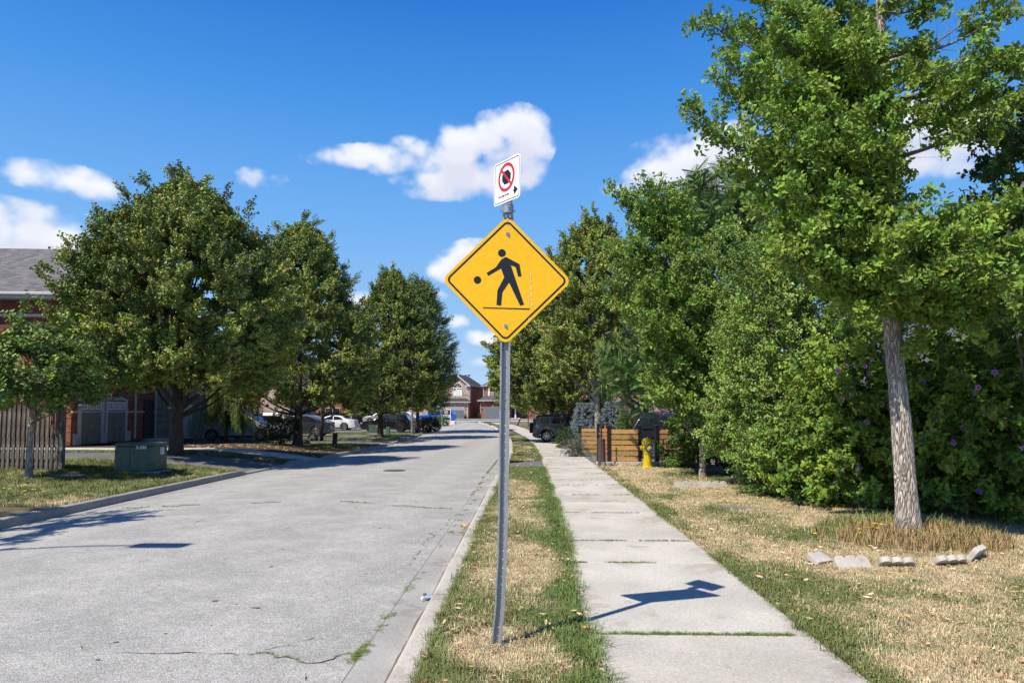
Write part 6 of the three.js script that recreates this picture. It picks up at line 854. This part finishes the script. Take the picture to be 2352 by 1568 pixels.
function plainHouse(label, x0, x1, d0, d1, e, r, wm, rm, wins = [], y = 0) {
  const g = thing('brick_house', label, 'house', [0, y, 0]); part('wall', wallG(x0, x1, -0.6, e, -d1, -d0), wm, g); part('roof', hip(x0, x1, -d1, -d0, e, r), rm, g); part('eaves', eaves(x0, x1, -d1, -d0, e), M.whiteTrim, g);
  for (const [f, u, yy, w, h] of wins) f === 'z' ? windowOn(g, u, yy, -d0 + 0.02, w, h) : f === 'x' ? windowOn(g, x1 + 0.02, yy, -u, w, h, Math.PI / 2) : windowOn(g, x0 - 0.02, yy, -u, w, h, -Math.PI / 2);
  pipe(g, x1 - 0.1, 0, e - 0.1, -d0 + 0.05); return g;
}
plainHouse('pink brick house glimpsed between the lindens above the parked cars', hX(480, 74), hX(662, 74), 74, 83, 6.3, 9, pinkBrick, roofBrown, [['z', hX(560, 74), 4.4, 1.4, 1.5], ['x', 77, 4.4, 1.6, 1.6], ['x', 80.5, 4.4, 1.2, 1.6]]);
plainHouse('orange brick house behind the black and white cars', -34, -22.5, 86, 95, 6.2, 9, brickM(0.4, 0.17, 0.09), roofBrown, [['z', -24.5, 4.4, 1.4, 1.5], ['z', -28, 4.4, 1.4, 1.5], ['z', -25, 1.4, 1.8, 1.4], ['x', 90, 4.4, 1.5, 1.5]]);
plainHouse('tan brick house half hidden by the birch', -33, -23, 97, 105, 6.2, 8.8, tanBrick, roofDark, [['z', -26, 4.4, 1.4, 1.5], ['z', -30, 4.4, 1.4, 1.5], ['x', 99, 4.4, 1.5, 1.5], ['x', 103, 1.4, 1.6, 1.4]]);
plainHouse('pale pink brick house behind the blue spruces', hX(1438, 52), hX(1438, 52) + 12, 52, 63, 6, 8.6, pinkBrick, roofBrown, [['z', hX(1465, 52), 1.75, 0.42, 1.1], ['z', hX(1482, 52), 1.75, 0.42, 1.1], ['z', hX(1530, 52), 4.2, 1.4, 1.5]]);
plainHouse('grey sided house with shingle roof behind the large ginkgo', hX(2262, 22), hX(2262, 22) + 10, 22, 33, 6.0, 9.4, std(lin(0.3, 0.31, 0.34), 0.8, { map: rep(T.soft, 1, 6) }), roofGrey, [['z', hX(2310, 22), 4.5, 1.2, 1.3]]);
plainHouse('brown brick house across from the off-roader', 8, 19, 72, 84, 6, 8.8, browBrick, roofDark, [['z', 10, 4.3, 1.4, 1.5], ['z', 14, 4.3, 1.4, 1.5], ['z', 11, 1.4, 1.6, 1.4]]);
// --- the two houses closing the street ---
const zxX = zx => hX((1750 + zx / 5.88) / 1.7415, 126), U = 1 / 127;
{
  const g = thing('brick_house', 'tan brick house with fanlight window and dark hip roof closing the street', 'house', [zxX(715), 0.38, -126], -0.12), X = zx => (zx - 715) * U, Y = zy => (1310 - zy) * U;
  part('garage_wall', wallG(X(20), X(705), 0, 3.0, -2.2, 0), tanBrick, g);
  part('front_wall', wallG(X(60), 0, 3.0, 6.25, -2.6, -1.2), tanBrick, g);
  part('gable_wall', boxUV(prism([[X(60), 6.2], [0, 6.2], [X(425), Y(300)]], 0.25).translate(0, 0, -1.46)), tanBrick, g);
  part('side_wall', wallG(X(60), -0.01, 0, 6.2, -15, -2.55), browBrick, g);
  part('belt_course', box(-X(60), 0.08, 0.06, X(60) / 2, Y(748), -1.18), std(lin(0.3, 0.22, 0.18), 0.9), g);
  part('roof', merge([hip(X(60), 0, -15, -1.6, 6.25, Y(235), 0.4), face([[X(425), Y(275), -0.85], [X(40), 6.05, -0.85], [X(40), 6.05, -4], [X(425), Y(275), -6]]), face([[X(425), Y(275), -0.85], [X(745), 6.05, -0.85], [X(745), 6.05, -4], [X(425), Y(275), -6]])]), roofDark, g);
  part('bargeboard', merge([[X(425), X(750)], [X(425), X(40)]].map(([a, b]) => { const p = [V3(a, Y(270), -0.8), V3(b, 6.05, -0.8)], L = p[0].distanceTo(p[1]); return box(L, 0.26, 0.08).rotateZ(Math.atan2(p[1].y - p[0].y, p[1].x - p[0].x)).translate((a + b) / 2, (Y(270) + 6.05) / 2 - 0.1, -0.82); }).concat([box(0.8, 0.22, 0.6, X(690), 6.1, -1.0)])), M.whiteTrim, g);
  part('eaves', merge([box(0.12, 0.16, 13.4, 0.42, 6.16, -8.3), box(0.5, 0.04, 13.2, 0.2, 6.1, -8.3)]), M.whiteTrim, g);
  for (const x of [490, 560, 590]) part('roof_vent', rbox(0.3, 0.25, 0.3, 0.05, X(x), Y(250), -6), M.black, g);
  part('garage_roof', merge([face([[X(-10), Y(915), 0.45], [X(775), Y(915), 0.45], [X(625), Y(820), -1.25], [X(-10), Y(820), -1.25]]), face([[X(775), Y(915), 0.45], [X(775), Y(915), -2.2], [X(625), Y(820), -1.25]])]), roofDark, g);
  part('gutter', merge([box(6.3, 0.15, 0.12, X(385), Y(920), 0.48), box(6.1, 0.03, 0.5, X(385), Y(930), 0.25)]), M.whiteTrim, g);
  const win = part('fanlight_window', (() => { const s = new THREE.Shape(); s.moveTo(X(325), Y(780)); s.lineTo(X(545), Y(780)); s.lineTo(X(545), Y(580)); s.absarc(X(435), Y(570), 110 * U, 0, Math.PI); s.lineTo(X(325), Y(780)); return new THREE.ExtrudeGeometry(s, { depth: 0.06, bevelEnabled: false }).translate(0, 0, -1.2); })(), M.white, g);
  part('fan_pane', (() => { const s = new THREE.Shape(); s.absarc(X(435), Y(568), 95 * U, 0, Math.PI); return new THREE.ExtrudeGeometry(s, { depth: 0.02, bevelEnabled: false }).translate(0, 0, -1.145); })(), M.glass, win);
  part('fan_bars', merge([0.8, 1.57, 2.35].map(a => box(95 * U, 0.05, 0.03, 47 * U, 0, 0).rotateZ(a).translate(X(435), Y(568), -1.11))), M.white, win);
  for (const x of [365, 443, 510]) { const p = part('pane', box(58 * U, 170 * U, 0.02, X(x), Y(680), -1.128), M.glass, win); part('blind', box(52 * U, 150 * U, 0.01, X(x), Y(690), -1.113), M.white, p); }
  garageDoor(g, X(407), 0, 0.0, 435 * U, 2.1, 0, std(lin(0.13, 0.15, 0.19), 0.6), 6); part('door_trim', merge([box(0.08, 2.2, 0.1, X(187), 1.1, 0.02), box(0.08, 2.2, 0.1, X(628), 1.1, 0.02), box(445 * U, 0.1, 0.1, X(407), 2.16, 0.02)]), M.whiteTrim, g);
  lampOn(g, X(648), 1.85, 0.1); lampOn(g, X(155), 1.85, 0.1); part('number_plaque', cyl(0.13, 0.13, 0.04, 0, 0, 0, 18).rotateX(Math.PI / 2).translate(X(402), Y(1015), 0.02), M.white, g);
  pipe(g, X(728), Y(880), 6.1, -1.1); pipe(g, X(712), 0.05, 2.9, 0.06);
  windowOn(g, 0.02, 4.6, -10.5, 0.55, 1.1, Math.PI / 2, [0, 1]); windowOn(g, 0.02, 3.5, -8, 0.55, 1.2, Math.PI / 2, [0, 1]);
}
{
  const g = thing('brick_house', 'red brick house with white balcony railing over its garage', 'house', [zxX(1010), 0.38, -126.5], -0.1), X = zx => (zx - 1010) * U, Y = zy => (1310 - zy) * U, br = brickM(0.42, 0.17, 0.095);
  part('garage_wall', wallG(0, X(1700), 0, 3.1, -4, 0), br, g); part('upper_wall', wallG(X(1035), X(1950), 3.1, 6.2, -14, -4), br, g); part('side_wall', wallG(X(1035), X(2050), 0, 3.1, -14, -4), br, g);
  part('upper_bay', wallG(X(1040), X(1160), 3.1, 6.15, -4.0, -1.9), br, g);
  part('roof', merge([hip(X(1035), X(1950), -14, -1.9, 6.2, 9.0)]), roofBrown, g); part('eaves', eaves(X(1035), X(1950), -14, -1.9, 6.2), M.whiteTrim, g);
  part('gablet', merge([face([[X(1110), 6.25, -1.3], [X(1210), Y(430), -1.3], [X(1210), Y(430), -5], [X(1110), 6.25, -3]]), face([[X(1310), 6.25, -1.3], [X(1210), Y(430), -1.3], [X(1210), Y(430), -5], [X(1310), 6.25, -3]])]), roofBrown, g);
  part('gablet_board', merge([box(1.1, 0.2, 0.08).rotateZ(0.72).translate(X(1160), Y(475), -1.25), box(1.1, 0.2, 0.08).rotateZ(-0.72).translate(X(1262), Y(475), -1.25)]), M.whiteTrim, g);
  part('garage_roof', merge([face([[X(945), Y(880), 0.5], [X(1760), Y(880), 0.5], [X(1640), Y(735), -1.9], [X(1115), Y(735), -1.9]]), face([[X(945), Y(880), 0.5], [X(945), Y(880), -4], [X(1115), Y(735), -1.9]])]), roofBrown, g);
  part('gutter', merge([box(6.5, 0.16, 0.12, X(1352), Y(885), 0.53), box(6.3, 0.03, 0.5, X(1352), Y(897), 0.28)]), M.whiteTrim, g);
  part('balcony_floor', box(3.6, 0.12, 2.2, X(1380), Y(820), -2.6), M.whiteTrim, g); const rl = part('balcony_rail', merge([box(2.6, 0.08, 0.1, X(1330), Y(680), -1.6), box(2.6, 0.08, 0.1, X(1330), Y(800), -1.6)]), M.white, g);
  for (let x = 1212; x < 1470; x += 19) part('baluster', box(0.05, 120 * U, 0.05, X(x), Y(740), -1.6), M.white, rl);
  for (const x of [1175, 1425, 1640]) { part('column', merge([box(0.34, 1.25, 0.34, X(x), Y(738), -1.6), box(0.2, 1.4, 0.2, X(x), Y(590), -1.6), box(0.3, 0.12, 0.3, X(x), Y(535), -1.6)]), M.white, g); }
  part('balcony_door', merge([box(0.9, 2.0, 0.1, X(1310), Y(680), -3.95)]), M.glass, g); part('door_trim', merge([box(0.08, 2.1, 0.14, X(1253), Y(680), -3.93), box(1.1, 0.1, 0.14, X(1310), Y(560), -3.93)]), M.white, g);
  garageDoor(g, X(1320), 0, 0, 480 * U, 2.15, 0, std(lin(0.15, 0.17, 0.2), 0.6), 0); lampOn(g, X(1035), 1.95, 0.1); part('keystone', box(0.2, 0.4, 0.05, X(1300), Y(1005), 0.02), std(lin(0.6, 0.56, 0.5), 0.9), g);
  part('address_letters', text('79 Young Crescent', 0.2, 0.03, fontSerif, 1).translate(X(1300), Y(965), 0.01), M.black, g); pipe(g, X(1005), 0.1, 2.9, 0.08); pipe(g, X(1040), 3.2, 6.0, -1.85);
  part('porch_column', box(0.24, 2.6, 0.24, X(1818), 1.35, -1), M.white, g); part('porch_step', box(2.4, 0.18, 1.6, X(1790), 0.09, -1.0), M.concrete, g); part('front_door', merge([box(0.95, 2.1, 0.1, X(1760), 1.2, -3.95)]), std(lin(0.015, 0.02, 0.045), 0.4), g); part('porch_roof', box(2.4, 0.3, 3.2, X(1780), 2.85, -2.4), M.whiteTrim, g);
  for (const [zx, nm, cl] of [[660, 'potted shrub with lime leaves beside the tan garage', lin(0.25, 0.28, 0.03)], [995, 'potted red flowers beside the red brick garage', lin(0.12, 0.1, 0.03)]]) { const p = V3(zxX(zx), level(125) + 0.02, -125.4), t = thing('planter', nm, 'planter', p); part('pot', new THREE.LatheGeometry([[0, 0], [0.2, 0], [0.3, 0.5], [0.33, 0.52], [0.28, 0.52], [0.26, 0.46], [0, 0.45]].map(q => new THREE.Vector2(...q)), 18), M.black, t); foliage(t, 'foliage', SP.small, Array.from({ length: 60 }, () => [V3(gauss() * 0.22, 0.62 + gauss() * 0.14, gauss() * 0.22), V3(gauss(), 1, gauss()).normalize()]), cl, 0.3, 1.0); }
}
// ---------- little things at the far end ----------
{ const d = 90, p = onLand(hX(1024.6, d), d), g = thing('lawn_sign', 'black and white sign board standing on a white block', 'sign', p); part('block', rbox(2.2, 0.62, 0.8, 0.08, 0.1, 0.3, 0, 3), std(lin(0.66, 0.64, 0.62), 0.9), g); part('base_slab', rbox(2.7, 0.18, 1.1, 0.02, 0.05, 0.06, 0), std(lin(0.5, 0.42, 0.36), 0.9), g); part('board', box(1.22, 1.5, 0.05, -0.05, 1.4, -0.2), M.white, g); part('black_panel', merge([box(1.05, 0.62, 0.02, -0.05, 1.72, -0.172), box(1.05, 0.3, 0.02, -0.05, 0.88, -0.172)]), M.black, g); part('lettering', merge([[0.5, 1.85, 0.08], [0.6, 1.7, 0.06], [0.4, 1.56, 0.06]].map(([w, y, h]) => box(w, h, 0.01, -0.05, y, -0.158))), M.white, g); part('print', merge([[0.8, 1.28, 0.08], [0.9, 1.15, 0.05], [0.6, 1.08, 0.04]].map(([w, y, h]) => box(w, h, 0.01, -0.05, y, -0.17))), M.black, g); for (const x of [-0.6, 0.5]) part('leg', box(0.06, 1.9, 0.06, x, 0.95, -0.24), M.white, g); }
{ const d = 84, x = zxX(2195) * d / 126, p = onLand(x, d), g = thing('bird_house', 'small red bird house on a pale wooden stake', 'bird house', p); part('stake', box(0.07, 1.1, 0.07, 0, 0.5, 0), std(lin(0.4, 0.28, 0.15), 0.8), g); part('house_box', box(0.26, 0.2, 0.2, 0, 1.1, 0), std(lin(0.45, 0.08, 0.06), 0.7), g); part('roof', prism([[-0.2, 0], [0.2, 0], [0, 0.14]], 0.28).translate(0, 1.2, -0.14), std(lin(0.35, 0.06, 0.05), 0.7), g); }
{ const d = 82, p = onLand(zxX(1872) * d / 126, d), g = thing('marker_post', 'dark leaning post at the bend of the sidewalk', 'post', p); part('shaft', box(0.14, 1.0, 0.14, 0, 0.46, 0), M.black, g); part('cap', box(0.17, 0.04, 0.17, 0, 0.97, 0), std(lin(0.3, 0.3, 0.3), 0.7), g); g.rotation.z = -0.42; }
{ const d = 80, p = onLand(zxX(2133) * d / 126, d), g = thing('marker_post', 'thin dark upright pole near the bird house', 'post', p); part('shaft', cyl(0.05, 0.05, 2.2, 0, 1.05, 0, 10), M.black, g); part('cap', cyl(0.06, 0.03, 0.08, 0, 2.18, 0, 10), M.black, g); }
plainHouse('brick house past the cross street, behind the lamp post', -44, -33, 127, 138, 6, 8.8, browBrick, roofDark, [['z', -41, 4.3, 1.4, 1.5], ['z', -36, 4.3, 1.4, 1.5], ['z', -38, 1.4, 2.2, 1.6]], 0.3);
plainHouse('pinkish brick house past the cross street, next to the tan fanlight house', -31, -19, 127, 138, 6, 8.8, pinkBrick, roofBrown, [['z', -28, 4.3, 1.4, 1.5], ['z', -22, 4.3, 1.4, 1.5], ['z', -25, 1.4, 2.2, 1.6]], 0.3);
plainHouse('dark brick house past the cross street, next to the balcony house', -0.6, 13, 128, 139, 6, 8.8, browBrick, roofDark, [['z', 2, 4.3, 1.4, 1.5], ['z', 9, 4.3, 1.4, 1.5], ['z', 5, 1.4, 2.2, 1.6]], 0.3);
plainHouse('red brick house deep among the trees past the off-roader', 8, 20, 96, 106, 6, 8.8, redBrick, roofBrown, [['z', 10, 4.3, 1.4, 1.5], ['z', 15, 4.3, 1.4, 1.5]]);
const B1 = 'background trees among the far houses';
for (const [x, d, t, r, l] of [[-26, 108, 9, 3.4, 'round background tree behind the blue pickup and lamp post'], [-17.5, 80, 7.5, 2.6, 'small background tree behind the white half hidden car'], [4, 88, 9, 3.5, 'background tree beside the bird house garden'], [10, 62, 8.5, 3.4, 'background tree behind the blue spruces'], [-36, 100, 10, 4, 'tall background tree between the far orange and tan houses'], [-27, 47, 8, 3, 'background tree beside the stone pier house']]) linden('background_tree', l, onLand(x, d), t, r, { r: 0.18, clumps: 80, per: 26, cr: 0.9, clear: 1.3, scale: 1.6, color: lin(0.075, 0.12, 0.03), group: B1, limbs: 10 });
{ const L = []; for (let i = 0; i < 8; i++) L.push([onLand(-19.5 - i * 0.2, 89 + i * 2).add(V3(0, 0.8, 0)), 0.9, 1.1, 1.2]); shrub('garden_hedge', 'clipped green hedge behind the parked cars up the street', L, onLand(-20, 95), 'shrub', lin(0.07, 0.12, 0.03), 60, 1.7, null, { cat: 'hedge' }); }
renderer.render(scene, camera);
